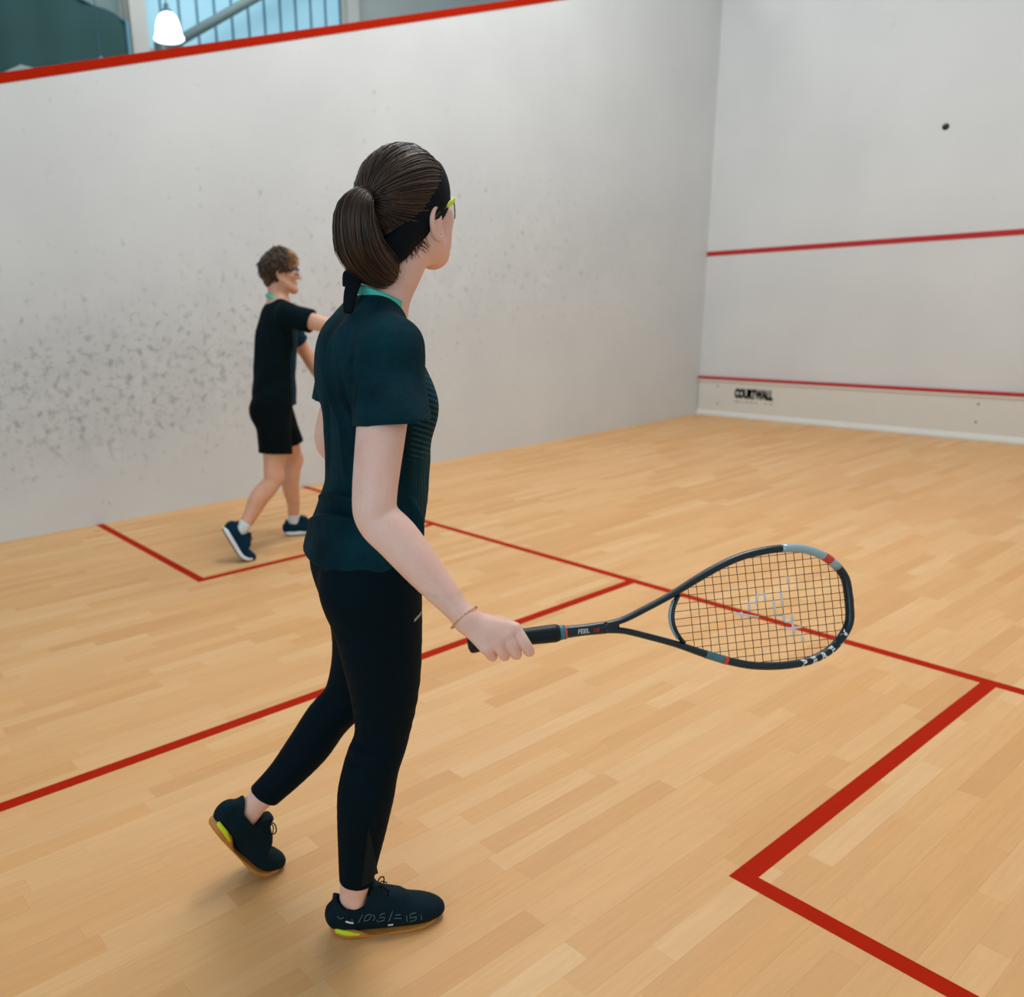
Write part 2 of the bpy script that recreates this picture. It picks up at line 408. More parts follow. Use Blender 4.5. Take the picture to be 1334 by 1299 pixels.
def nets(prog, lo, hi, h):
    lo = np.asarray(lo, float); hi = np.asarray(hi, float)
    ax = [np.arange(lo[i], hi[i]+h, h) for i in range(3)]
    D = evalp(prog, ax); B = D < 0
    cnt = sum(B[i:B.shape[0]-1+i, j:B.shape[1]-1+j, k:B.shape[2]-1+k].astype(np.uint8) for i in (0, 1) for j in (0, 1) for k in (0, 1))
    act = (cnt > 0) & (cnt < 8); I = np.argwhere(act)
    ids = np.full(act.shape, -1, np.int32); ids[tuple(I.T)] = np.arange(len(I))
    acc = np.zeros((len(I), 3)); num = np.zeros(len(I))
    C = [(i, j, k) for i in (0, 1) for j in (0, 1) for k in (0, 1)]
    val = {c: D[I[:, 0]+c[0], I[:, 1]+c[1], I[:, 2]+c[2]].astype(float) for c in C}
    for a in C:
        for d in range(3):
            if a[d]: continue
            b = list(a); b[d] = 1; b = tuple(b); va, vb = val[a], val[b]; m = (va < 0) != (vb < 0)
            t = np.where(m, va/np.where(m, va-vb, 1), 0)
            p = np.array(a, float)[None, :].repeat(len(I), 0); p[:, d] = t
            acc += p*m[:, None]; num += m
    Vt = lo+h*(I+acc/num[:, None]); Fs = []
    for d in range(3):
        e, g = [(1, 2), (2, 0), (0, 1)][d]
        n = [B.shape[0], B.shape[1], B.shape[2]]
        s0 = [slice(None)]*3; s1 = [slice(None)]*3; s0[d] = slice(0, n[d]-1); s1[d] = slice(1, n[d])
        for q in (e, g): s0[q] = slice(1, n[q]-1); s1[q] = slice(1, n[q]-1)
        A, Bb = B[tuple(s0)], B[tuple(s1)]; ch = np.argwhere(A != Bb); sg = A[tuple(ch.T)]
        base = ch.copy(); base[:, e] += 1; base[:, g] += 1
        def cell(de, dg):
            q = base.copy(); q[:, e] -= de; q[:, g] -= dg; return ids[q[:, 0], q[:, 1], q[:, 2]]
        Q = np.column_stack([cell(1, 1), cell(0, 1), cell(0, 0), cell(1, 0)])
        Q[~sg] = Q[~sg][:, ::-1]; Fs.append(Q[(Q >= 0).all(1)])
    return Vt, np.vstack(Fs)
def solid(prog, lo, hi, h, fine=()):
    """surface of the field; fine = boxes (lo, hi, h) meshed more closely"""
    Vt, Fc = nets(prog, lo, hi, h)
    if not fine: return Vt, Fc
    cen = Vt[Fc].mean(1); keep = np.ones(len(Fc), bool)
    for a, b, hh in fine: keep &= ~((cen > np.asarray(a)+1.2*h) & (cen < np.asarray(b)-1.2*h)).all(1)
    VV = [Vt]; FF = [Fc[keep]]; off = len(Vt)
    for a, b, hh in fine:
        v, f = nets(prog, a, b, hh); VV.append(v); FF.append(f+off); off += len(v)
    VV = np.concatenate(VV); FF = np.vstack(FF); used = np.unique(FF); mp = np.full(len(VV), -1); mp[used] = np.arange(len(used))
    return VV[used], mp[FF]
def vnormals(Vt, Fc):
    a = Vt[Fc[:, 2]]-Vt[Fc[:, 0]]; b = Vt[Fc[:, 3]]-Vt[Fc[:, 1]]; n = np.cross(a, b); N = np.zeros_like(Vt)
    for k in range(4): np.add.at(N, Fc[:, k], n)
    return N/(np.linalg.norm(N, axis=1)[:, None]+1e-12)
def fold(Vt, Fc, lines):
    """push the cloth out (or in) along soft creases laid on the surface: (p, q, width, height)"""
    N = vnormals(Vt, Fc); d = np.zeros(len(Vt))
    for p, q, w, h in lines:
        p = np.asarray(p, float); q = np.asarray(q, float); L = []
        for t in np.linspace(0, 1, 9):
            x = p+(q-p)*t; L.append(Vt[np.argmin(((Vt-x)**2).sum(1))])
        L = np.array(L); L[1:-1] = (L[:-2]+2*L[1:-1]+L[2:])/4
        near = np.where(((Vt-(L[0]+L[-1])/2)**2).sum(1) < (np.linalg.norm(L[-1]-L[0])/2+5*w)**2)[0]; Q = Vt[near]; best = np.full(len(Q), 1e9); tt = np.zeros(len(Q))
        for i in range(8):
            e = L[i+1]-L[i]; t = np.clip(((Q-L[i])@e)/(e@e+1e-12), 0, 1); r = np.linalg.norm(Q-L[i]-t[:, None]*e, axis=1); m = r < best; best[m] = r[m]; tt[m] = (i+t[m])/8
        d[near] += h*np.exp(-(best/w)**2)*(.15+.85*np.sin(np.pi*tt))
    return Vt+N*d[:, None]
def ripple(Vt, Fc, amp, sc, seed=0):
    N = vnormals(Vt, Fc); g = np.random.default_rng(seed); d = np.zeros(len(Vt))
    for i in range(7):
        k = g.normal(size=3)*sc; d += np.sin(Vt@k+g.uniform(0, 6.28))/7
    return Vt+N*(amp*d)[:, None]

# ------------------------------------------------------------------ the court
M['lens2'] = m_glass('clear_wall_glass', (200, 220, 215), .10)
CW, CL = 6.4, 9.75                       # court width (x) and length (-y)
def structure(o): o['kind'] = 'structure'; return o
def top(y): return 4.62+.2497*y          # upper edge of the side walls (upper edge of the red line)
floor = structure(MB().box((-.25, -CL-.25, -.16), (CW+.25, .25, -.012)).build('floor', 'gap'))
def project(p):
    d = np.asarray(p)-CAM; z = d@cF
    return None if z < .1 else (CX+F_PX*(d@cR)/z, CY-F_PX*(d@cU)/z)
planks = []; pw = CW/98
for i in range(98):
    y = -CL-random.uniform(0, .5)
    while y < 0:
        L = random.choice((.46, .52, .58, .6, .62, .7)); y2 = min(y+L, 0.0)
        if y2 > -CL: planks.append((i*pw, max(y, -CL), (i+1)*pw, y2, random.random()))
        y = y2
def shown(p):
    q = [project((x, y, 0)) for x, y in ((p[0], p[1]), (p[2], p[1]), (p[2], p[3]), (p[0], p[3]))]
    if any(a is None for a in q): return 0
    q = np.array(q); c = q.mean(0)
    if not (-20 < c[0] < W_PX+20 and -20 < c[1] < H_PX+20): return 0
    return abs(sum(q[k, 0]*q[(k+1) % 4, 1]-q[(k+1) % 4, 0]*q[k, 1] for k in range(4)))/2
planks.sort(key=shown, reverse=True)
rest = MB()
for n, (x0, y0, x1, y1, t) in enumerate(planks):
    g = .0001; hz = random.uniform(-.00010, .0)
    if n < 300: MB().box((x0+g, y0+g, -.012), (x1-g, y1-g, hz), t).build('plank', 'floor', floor, tone=True)
    else: rest.box((x0+g, y0+g, -.012), (x1-g, y1-g, hz), t)
tag(rest.build('distant_planks', 'floor', floor, tone=True), kind='stuff')
lw = .05
for x0, y0, x1, y1 in ((0, -5.49, CW, -5.44), (3.175, -CL, 3.225, -5.49), (1.6, -7.14, 1.65, -5.49), (0, -7.14, 1.6, -7.09), (4.75, -7.14, 4.8, -5.49), (4.8, -7.14, CW, -7.09)):
    MB().box((x0, y0, .0), (x1, y1, .0007)).build('court_line', 'line', floor)

# walls: the side walls slope down to the back with the red out line along their top edge
def side_wall(name, x0, x1, face, mat):
    w = structure(MB().prism([(.2, 0), (.2, 4.62), (0, 4.62), (-CL, top(-CL)), (-CL, 0)], 0, x0, x1).build(name, mat))
    a = face-.003 if x0 >= face else face; b = face if x0 >= face else face+.003
    MB().prism([(0, top(0)-.055), (0, top(0)+.002), (-CL, top(-CL)+.002), (-CL, top(-CL)-.055)], 0, *((a, b) if name != 'wall_left' else (-.08, .003))).build('out_line', 'line', w)
    return w
side_wall('wall_left', -.12, 0, 0, 'scuff')
side_wall('wall_right', CW, CW+.12, CW, 'plaster')
wf = structure(MB().box((0, 0, 0), (CW, .2, 5.9)).build('wall_front', 'plaster'))
MB().box((0, -.003, 1.78), (CW, 0, 1.83)).build('service_line', 'wline', wf)
MB().box((0, -.003, 4.57), (CW, 0, 4.62)).build('out_line', 'wline', wf)
wb_ = structure(MB().box((-.12, -CL-.06, 0), (CW+.12, -CL-.02, .04)).build('wall_back', 'tinbase'))
for k in range(5): MB().box((k*1.28+.005, -CL-.046, .04), ((k+1)*1.28-.005, -CL-.034, 2.13)).build('glass_pane', 'lens2', wb_)
tin = empty('tin_board', (0, 0, 0), 0, 'white tin board along the foot of the front wall with a red top line', 'board')
MB().box((.012, -.016, .05), (CW-.004, -.001, .392)).build('panel', 'tin', tin)
MB().box((.004, -.03, .40), (CW-.004, -.001, .418)).build('top_batten', 'tinbase', tin)
MB().prism([(-.001, .392), (-.02, .392), (-.03, .40), (-.001, .40)], 0, .004, CW-.004).build('drip_strip', 'tinbase', tin)
MB().box((.004, -.032, .418), (CW-.004, -.001, .450)).build('red_top_line', 'wline', tin)
MB().prism([(-.001, 0.001), (-.034, 0.001), (-.034, .018), (-.022, .05), (-.016, .062), (-.001, .062)], 0, .004, CW-.004).build('foot_strip', 'tinbase', tin)
for x, z in ((.255, .345), (.265, .145), (2.87, .33), (2.87, .165), (5.4, .33), (5.4, .165)):
    mb = MB().lathe([(0, .004), (.006, .004), (.010, .001), (.010, -.002)], sides=12)
    mb.xf(lambda v, x=x, z=z: np.column_stack([v[:, 0]+x, -.016-v[:, 2], v[:, 1]+z])).build('screw', 'steel', tin, True)
Vt, Fc = letters('COURTWALL', .125, .0008, .010)
Vt[:, 0] *= .455/np.ptp(Vt[:, 0]); Vt[:, 1] *= .115/np.ptp(Vt[:, 1])
mb = MB().add(np.column_stack([Vt[:, 0]+.695, -.0178+Vt[:, 2]*0-.0005+.0, Vt[:, 1]+.272]), Fc)
mb.build('board_lettering', 'ink', tin)
for a, b in ((.47, .535), (.55, .58), (.6, .64), (.655, .70), (.72, .75), (.83, .86), (.885, .925)):
    MB().box((a, -.0172, .176), (b, -.0162, .192)).build('small_print', 'greyink', tin)

# ------------------------------------------------------------------ the hall behind the left wall
def m_net():
    t = NT('dark_green_netting'); co = t.coord()
    sx = t.n('ShaderNodeSeparateXYZ'); t.l(co, sx.inputs[0])
    ln = t.math('GREATER_THAN', t.math('FRACT', t.math('MULTIPLY', sx.outputs[2], 22.0)), .7)
    n1 = t.noise(co, 1.5, 3)
    c = t.mix(n1, lin((34, 72, 68)), lin((48, 88, 92)))
    t.set(Base_Color=t.mix(t.math('MULTIPLY', ln, .35), c, lin((56, 92, 90))), Roughness=.85); return t.m
def m_sheet():
    t = NT('daylit_translucent_sheet'); co = t.coord(); n1 = t.noise(co, .7, 2)
    c = t.mix(n1, lin((128, 178, 200)), lin((160, 204, 220)))
    t.set(Base_Color=c, Roughness=.5)
    t.l(c, t.b.inputs['Emission Color']); t.b.inputs['Emission Strength'].default_value = .55
    return t.m
M['net'] = m_net(); M['sheet'] = m_sheet()
M['seam'] = plain('blue_grey_seam', (92, 138, 158), .5)
M['hall'] = plain('pale_hall_wall', (196, 204, 202), .8, .04, 2)
M['hallgrey'] = plain('grey_hall_cladding', (138, 160, 162), .8, .05, 2)
M['post'] = plain('white_painted_steel', (208, 210, 204), .5, .03, 4)
M['brace'] = plain('grey_steel_brace', (128, 150, 152), .5, .04, 6)
hallw = structure(MB().box((-8.4, -14, 0), (-8.2, 9.5, 9)).build('wall_hall', 'hall'))
structure(MB().box((-8.2, -19, -.16), (-.27, 9.5, -.012)).build('floor_hall', 'hallgrey'))
structure(MB().box((-.27, -19, -.16), (9, -CL-.27, -.012)).build('floor_rear', 'hallgrey'))
MB().box((-8.2, -14, 4.0), (-8.16, -3.3, 9)).build('grey_cladding', 'hallgrey', hallw)
for y in (-9.2, -8.0, -6.8, -5.6, -4.35): MB().box((-8.16, y-.02, 4.0), (-8.13, y+.02, 9)).build('cladding_joint', 'seam', hallw)
# window of upright translucent sheets
win = structure(MB().box((-8.2, -2.95, 5.0), (-8.12, .78, 5.36)).build('window_1', 'post'))
n = 12; y0 = -2.95
for k in range(n):
    a, b = y0+k*.31, y0+(k+1)*.31
    MB().box((-8.18, a+.016, 5.36), (-8.14, b-.016, 8.6)).build('pane', 'sheet', win)
for k in range(n+1): MB().box((-8.19, y0+k*.31-.018, 5.36), (-8.12, y0+k*.31+.018, 8.6)).build('mullion', 'seam', win)
def post(name, y0, y1, label, x=-8.02):
    e = empty(name, (x, (y0+y1)/2, 0), 0, label, 'column'); h = (y1-y0)/2
    MB().box((-.12, -h, .0), (-.095, h, 8.8)).build('flange', 'post', e); MB().box((.095, -h, .0), (.12, h, 8.8)).build('flange', 'post', e)
    MB().box((-.095, -.02, .0), (.095, .02, 8.8)).build('web', 'post', e)
    MB().box((-.16, -h-.06, -.012), (.16, h+.06, .02)).build('foot_plate', 'post', e); return e
post('steel_column', -3.24, -2.98, 'white steel column between the dark green net and the blue sheets')
post('steel_column', .80, 1.03, 'white steel column at the far end of the blue sheets')
d0, d1 = V3(-7.75, -2.75, 5.3), V3(-7.75, 1.1, 7.55)
br = empty('roof_brace', tuple(d0), 0, 'grey diagonal steel brace crossing the blue translucent sheets', 'brace')
MB().tube([V3(0, 0, 0), (d1-d0)*.5, d1-d0], .075, 12).build('tube', 'brace', br, True)
for q in (V3(0, 0, 0), d1-d0): MB().box(q-V3(.28, .10, .12), q+V3(.0, .10, .12)).build('gusset', 'brace', br)
# net curtain with a sagging top edge
net = empty('net_curtain', (-7.5, -6.5, 0), 0, 'dark green windbreak net hung beside the white column', 'net')
ys = np.linspace(-6, 3.02, 60); Vn = []; Fn_ = []
def nettop(y):
    y += -6.5
    return np.interp(y, [-12.5, -8, -5.6, -4.6, -3.95, -3.6, -3.48], [8.2, 7.6, 6.5, 5.86, 5.62, 5.55, 5.46])
zs = 24
for side in (0, 1):
    for i, y in enumerate(ys):
        for k in range(zs):
            z = .1+(nettop(y)-.1)*k/(zs-1); Vn.append((.06*math.sin(y*9+.4*z)*.6+.012*side, y, z))
N1 = len(ys)*zs
for i in range(len(ys)-1):
    for k in range(zs-1):
        a = i*zs+k; Fn_ += [(a, a+zs, a+zs+1, a+1), (N1+a, N1+a+1, N1+a+zs+1, N1+a+zs)]
obj('netting', Vn, Fn_, 'net', net)
MB().tube([(0.006, y, nettop(y)) for y in ys], .014, 8).build('top_cord', 'seam', net, True)
MB().tube([(0.006, -6, z) for z in (-.01, 4, 8.4)], .03, 10).build('support_pole', 'seam', net, True)
MB().tube([(0.006, 3.03, z) for z in (-.01, 3, 5.5)], .03, 10).build('support_pole', 'seam', net, True)
def pendant(loc, label, cord, on=True):
    e = empty('pendant_lamp', loc, 0, label, 'lamp')
    t = NT('glowing_opal_shade'); t.set(Base_Color=(1, 1, 1, 1), Roughness=.4)
    t.b.inputs['Emission Color'].default_value = (1, .99, .96, 1); t.b.inputs['Emission Strength'].default_value = 2.2
    prof = [(0, .165), (.035, .162), (.068, .148), (.098, .118), (.122, .07), (.136, .015), (.142, -.035), (.150, -.066), (.164, -.088), (.166, -.104), (.148, -.118), (.08, -.126), (0, -.128)]
    MB().lathe(prof, sides=32).build('shade', t.m, e, True)
    MB().lathe([(0, .25), (.02, .25), (.028, .235), (.03, .2), (.05, .185), (.055, .165), (0, .16)], sides=20).build('socket_cap', 'seam', e, True)
    MB().tube([(0, 0, .24), (0, 0, cord/2), (0, 0, cord)], .006, 8).build('cord', 'seam', e, True)
def on_x(u, v, x):
    d = (u-CX)/F_PX*cR-(v-CY)/F_PX*cU+cF; return CAM+d*((x-CAM[0])/d[0])
pendant((-4.0, -4.43, 4.405), 'glowing white bell-shaped pendant lamp in front of the blue sheets', 4.2)
pendant((-6.4, -4.33, 4.42), 'small white pendant lamp just showing over the wall before the green net', 4.1)
tb = empty('display_panel', (-4.6, -5.6, 0), 0, 'pale sloping panel edge showing over the wall before the green net', 'panel')
MB().prism([(-.55, 3.2), (-.55, 3.86), (-.3, 3.99), (.45, 3.90), (.45, 3.2)], 0, -.03, .03).build('sheet', 'hall', tb)
for y in (-.4, .3): MB().box((-.03, y-.03, -.012), (.03, y+.03, 3.32)).build('leg', 'post', tb)

# ------------------------------------------------------------------ people: shared builders
def rotm(yaw=0, pitch=0, roll=0):
    """rows = local axes (right, forward, up); yaw to the left, pitch up, roll to the right"""
    f = V3(-math.sin(yaw)*math.cos(pitch), math.cos(yaw)*math.cos(pitch), math.sin(pitch)); r = V3(math.cos(yaw), math.sin(yaw), 0); u = np.cross(r, f)
    return np.array([r*math.cos(roll)-u*math.sin(roll), f, u*math.cos(roll)+r*math.sin(roll)])
class Head:
    def __init__(s, c, R, k=1.0): s.c = np.asarray(c, float); s.R = R; s.k = k
    def w(s, P): return s.c+(np.atleast_2d(P)*s.k)@s.R
    def p(s, *a): return s.w(V3(*a))[0]
    def ell(s, c, r): return Ell(s.p(*c), np.array(r)*s.k, s.R)
    def chain(s, pts, ra, rb=None, hint=(1, 0, 0), n=3):
        sc = lambda q: None if q is None else (np.array(q)*s.k if not np.isscalar(q) else q*s.k)
        return Chain(s.w(np.array(pts)), sc(ra), sc(rb), np.array(hint, float)@s.R, n)
def head_prog(h, male=False):
    P = [('u', h.ell((0, -.012, .030), (.072, .092, .084)), 0), ('u', h.ell((0, .036, -.030), (.058, .054, .078)), .03)]
    jw = .054 if male else .049
    for s in (-1, 1):
        P.append(('u', h.chain([(s*.060, .0, -.035), (s*jw, .022, -.070), (s*.026, .064, -.096), (0, .076 if male else .071, -.101)], [.016, .017, .016, .016]), .025))
        P.append(('u', h.ell((s*.042, .062, -.022), (.022, .020, .020)), .02))
    if not male:
        for s in (-1, 1): P.append(('u', h.ell((s*.036, .048, -.056), (.024, .026, .030)), .02))
    P.append(('u', h.ell((0, .078 if male else .073, -.098), (.020 if male else .016, .016, .016)), .015))
    P.append(('u', h.chain([(-.040, .072, .020), (0, .088, .024), (.040, .072, .020)], .009), .015))
    for s in (-1, 1): P.append(('s', h.ell((s*.031, .098, .000), (.017, .016, .011)), .012))
    for s in (-1, 1): P.append(('u', h.ell((s*.031, .078, -.001), (.0145, .0125, .0115)), .003))
    P.append(('u', h.chain([(0, .086, .014), (0, .099, -.012), (0, .112, -.034)], [.0065, .008, .0105], None, (1, 0, 0)), .008))
    for s in (-1, 1): P.append(('u', h.ell((s*.012, .098, -.036), (.008, .010, .0075)), .006))
    P.append(('u', h.chain([(-.022, .080, -.0625), (0, .0915, -.0605), (.022, .080, -.0625)], [.003, .0055, .003]), .005))
    P.append(('u', h.chain([(-.020, .079, -.070), (0, .0905, -.0715), (.020, .079, -.070)], [.003, .006, .003]), .005))
    for s in (-1, 1):
        x = s*.072; z = -.010
        P.append(('u', h.chain([(x*.97, .012, z-.018), (x*1.03, .007, z-.001), (x*1.11, -.007, z+.016), (x*1.17, -.022, z+.012), (x*1.16, -.028, z-.008), (x*1.08, -.018, z-.030), (x*1.02, .002, z-.043), (x*.97, .010, z-.036)], [.0040, .0048, .0052, .0052, .0052, .005, .0062, .004]), .004))
        P.append(('u', h.ell((x*1.03, -.006, z-.010), (.0052, .018, .025)), .006))
    return P
def eyes(h, parent, iris='iris'):
    for s in (-1, 1):
        c = h.p(s*.031, .0805, -.001); r = .0118*h.k
        an = np.linspace(0, np.pi, 14)
        e = MB().lathe([(r*math.sin(a), r*math.cos(a)) for a in an], sides=18).xf(lambda v: v+c).build('eye', 'eye', parent, True)
        f = np.array([0, 1, 0])@h.R
        m = MB().lathe([(0, .0006), (.0035*h.k, .0005), (.0058*h.k, -.0008)], sides=16)
        m.xf(lambda v: c+f*(r+.0001)+v[:, :1]*(np.array([1, 0, 0])@h.R)+v[:, 1:2]*(np.array([0, 0, 1])@h.R)+v[:, 2:3]*f).build('iris', iris, e, True)
        P = h.w(np.array([(s*.014, .0905, .0225), (s*.028, .0900, .0265), (s*.044, .078, .022)])); MB().tube(catmull(P, 4), .0032*h.k, 6).build('eyebrow', 'hairw' if iris == 'iris' else 'hairm', parent, True)
def locks(h, paths, width, tones, sides=4):
    """many thin hair locks: each path an (n,3) array in head space, width per point fraction"""
    VV = []; FF = []; TT = []; off = 0
    for path, t in zip(paths, tones):
        P = h.w(path); n = len(P); T = np.gradient(P, axis=0); T /= np.linalg.norm(T, axis=1)[:, None]+1e-9
        o = P-h.c; u = np.cross(T, o); u /= np.linalg.norm(u, axis=1)[:, None]+1e-9; v = np.cross(T, u)
        w = width*np.sin(np.linspace(.35, np.pi-.25, n))**.6*h.k
        ring = [u*w[:, None], v*w[:, None]*.6, -u*w[:, None], -v*w[:, None]*.6]
        VV.append(np.stack([P+q for q in ring], 1).reshape(-1, 3))
        i = np.arange(n-1)[:, None]*4; k = np.arange(4)[None, :]
        FF.append((np.stack([i+k, i+(k+1) % 4, i+4+(k+1) % 4, i+4+k], -1).reshape(-1, 4)+off)); off += n*4
        TT.append(np.full(n*4, t) if np.isscalar(t) else np.repeat(t, 4))
    return np.concatenate(VV), np.vstack(FF), np.concatenate(TT)
HC = V3(0, -.012, .030); HR = V3(.072, .092, .084)
def on_hull(d, off):
    d = d/np.linalg.norm(d, axis=-1, keepdims=True); r = 1/np.sqrt(((d/HR)**2).sum(-1, keepdims=True)); return HC+d*(r+off)

def make_shoe(parent, place, right, L, upper, spec, knee=None):
    """shoe built heel at y=0, toe at y=L; place() bends and carries points to the body"""
    k = L/.27; s = 1 if right else -1
    def up_c(y): return s*.006*math.sin(math.pi*min(1, y/.27))*1.0
    st = [(.012, .046, .026, .036), (.045, .050, .033, .046), (.09, .052, .035, .050), (.14, .046, .040, .046), (.185, .036, .0445, .036), (.225, .029, .042, .029), (.252, .024, .030, .021), (.262, .021, .018, .013)]
    prog = [('u', Chain([(up_c(a), a, z) for a, z, _, _ in st], [q[2] for q in st], [q[3] for q in st], (1, 0, 0), 3), 0),
            ('u', Chain([(0, .058, .05), (0, .055, .085), (0, .054, .13)], [.036, .034, .036], [.050, .048, .046], (1, 0, 0), 3), .012),
            ('u', Chain([(0, .165, .070), (0, .120, .092), (0, .100, .122)], [.022, .022, .020], [.010, .009, .007], (1, 0, 0), 3), .02),
            ('s', Chain([(0, .056, .068), (0, .054, .10), (0, .050, .16)], [.0275, .0285, .031], [.040, .040, .040], (1, 0, 0), 3), .004),
            ('i', Fn(lambda X, Y, Z: Z-(.078+.036*np.clip(((.030-Y)/.03), 0, 1)+.046*np.clip((Y-.075)/.03, 0, 1)+0*X)), .006),
            ('i', Half((0, 0, .0035), (0, 0, -1)), .003)]
    Vt, Fc = nets(prog, (-.07, -.03, .0), (.07, .29, .14), .0028)
    Vt *= k
    sh = obj('shoe', place(Vt), Fc, upper, parent)
    # sole outline
    ys = np.linspace(0, 1, 26); yy = .135-.137*np.cos(ys*np.pi)
    def half(y, sd):
        w = np.interp(y, [-.002, .008, .03, .07, .12, .18, .22, .25, .265, .272], [.0, .020, .0335, .036, .037, .0465, .045, .034, .018, 0.])
        if sd*s < 0: w = w-.006*math.exp(-((y-.12)/.035)**2)
        return up_c(max(y, 0))+sd*w
    out = [(half(y, 1), y) for y in yy]+[(half(y, -1), y) for y in yy[::-1][1:-1]]; n = len(out); O = np.array(out); cen = O.mean(0)
    spring = lambda y: .010*np.clip((y-.21)/.06, 0, 1)**2
    prof = (lambda y: np.interp(y, [-.01, .06, .085, .12, .15, .23, .28], [1.0, .95, .16, .14, .34, .5, .85])) if spec == 'court' else (lambda y: np.interp(y, [0, .1, .28], [1.0, .9, .8]))
    def layers(ls, name, mat, par):
        V = []; F = []
        for sc, z in ls:
            q = cen+(O-cen)*(sc*(np.interp(O[:, 1:2], [0, .075, .10], [1.0, 1.0, .945]) if spec == 'court' else 1)); V += [(a, b, z*prof(b)+spring(b)) for a, b in q]
        for i in range(len(ls)-1): F += [(i*n+j, i*n+(j+1) % n, (i+1)*n+(j+1) % n, (i+1)*n+j) for j in range(n)]
        F += [tuple(range(n))[::-1], tuple((len(ls)-1)*n+j for j in range(n))]
        return obj(name, place(np.array(V)*k), F, mat, par)
    def foxing(y0, y1, z0, z1, name, mat, both=True, grow=1.03):
        V = []; F = []; idx = [j for j in range(n) if y0 <= O[j, 1] <= y1]
        idx.sort(key=lambda j: math.atan2(O[j, 0]-cen[0], O[j, 1]-.09))
        # order around the heel
        idx = sorted(idx, key=lambda j: (O[j, 0] > up_c(O[j, 1]), O[j, 1] if O[j, 0] > up_c(O[j, 1]) else -O[j, 1]))
        for a, j in enumerate(idx):
            q = cen+(O[j]-cen)*grow; e = min(1, min(a, len(idx)-1-a)/2.0); zm = z0+(z1-z0)*(.35+.65*e)
            V += [(q[0], q[1], z0), (q[0]*1.02, q[1], (z0+zm)/2), (q[0], q[1], zm), (q[0]*.9, q[1]*.97+.002, zm)]
        for a in range(len(idx)-1):
            for b in range(3): F.append((a*4+b, a*4+4+b, a*4+5+b, a*4+1+b))
        obj(name, place(np.array(V)*k), F, mat, sh)
    if spec == 'court':
        layers([(.96, 0), (1.0, .004), (1.02, .012), (1.0, .020), (.93, .024)], 'gum_sole', 'gum', sh)
        foxing(.006, .072, .010, .024, 'heel_wedge', 'lime', grow=1.012)
        def sk(pts, name, mat, r=.0011):        # strokes printed on the outer side
            for sd in ((s,) if len(pts) > 1 else (s,)):
                mb = MB()
                for line in pts:
                    yz = catmull(np.array(line, float), 3); q = cast(prog, np.column_stack([yz[:, 0]*0, yz]), V3(sd, 0, 0), 0, .075, .0003)
                    mb.tube(np.array(q)*k, r*k, 5, rb=r*.5*k)
                mb.xf(place).build(name, mat, sh, True)
        sk([[(.030, .052), (.040, .049), (.048, .047)]], 'white_tab', 'white', .0024)
        sk([[(.128, .027), (.134, .027), (.140, .028)]], 'white_tab', 'white', .0022)
        g = [[(.058, .046), (.064, .056), (.070, .066)], [(.072, .050), (.078, .062), (.090, .062), (.084, .050), (.072, .048)], [(.094, .062), (.098, .052), (.094, .046)], [(.102, .046), (.106, .040)],
             [(.122, .062), (.112, .060), (.110, .052), (.120, .052), (.118, .044), (.108, .042)], [(.130, .040), (.136, .056), (.140, .064)], [(.146, .054), (.158, .054)], [(.142, .046), (.150, .046), (.160, .044)],
             [(.012, .064), (.018, .058), (.026, .062)], [(.036, .058), (.038, .053)], [(.044, .058), (.046, .053)],
             [(.172, .050), (.172, .034)], [(.196, .050), (.182, .050), (.180, .042), (.194, .042), (.192, .034), (.180, .032)], [(.206, .044), (.208, .030)]]
        for gl in g: sk([gl], 'printed_stroke', 'tealink', .0008)
    else:
        layers([(.95, 0), (.985, .003), (.985, .007)], 'outsole', 'outsole', sh)
        layers([(.985, .007), (1.02, .013), (1.02, .024), (.97, .029), (.90, .030)], 'midsole', 'foam', sh)
    # laces: crossing bars down the tongue and a bow
    for j in range(5):
        y = .115+j*.014; z = .100-j*.0115
        MB().tube(np.array([(-.018+up_c(y), y+.004, z-.010), (-.008+up_c(y), y, z-.001), (.008+up_c(y), y, z-.001), (.018+up_c(y), y+.004, z-.010)])*k, .0024*k, 6).xf(place).build('lace', 'lace', sh, True)
    for sd in (-1, 1):
        lp = catmull(np.array([(0, .112, .104), (sd*.014, .122, .114), (sd*.026, .134, .106), (sd*.022, .132, .092), (sd*.008, .118, .100), (0, .112, .104)]), 5)
        MB().tube(lp*k, .0017*k, 6).xf(place).build('lace_bow', 'lace', sh, True)
        MB().tube(catmull(np.array([(0, .112, .103), (sd*.010, .126, .108), (sd*.016, .140, .096)]), 4)*k, .0015*k, 6).xf(place).build('lace_end', 'lace', sh, True)
    return sh
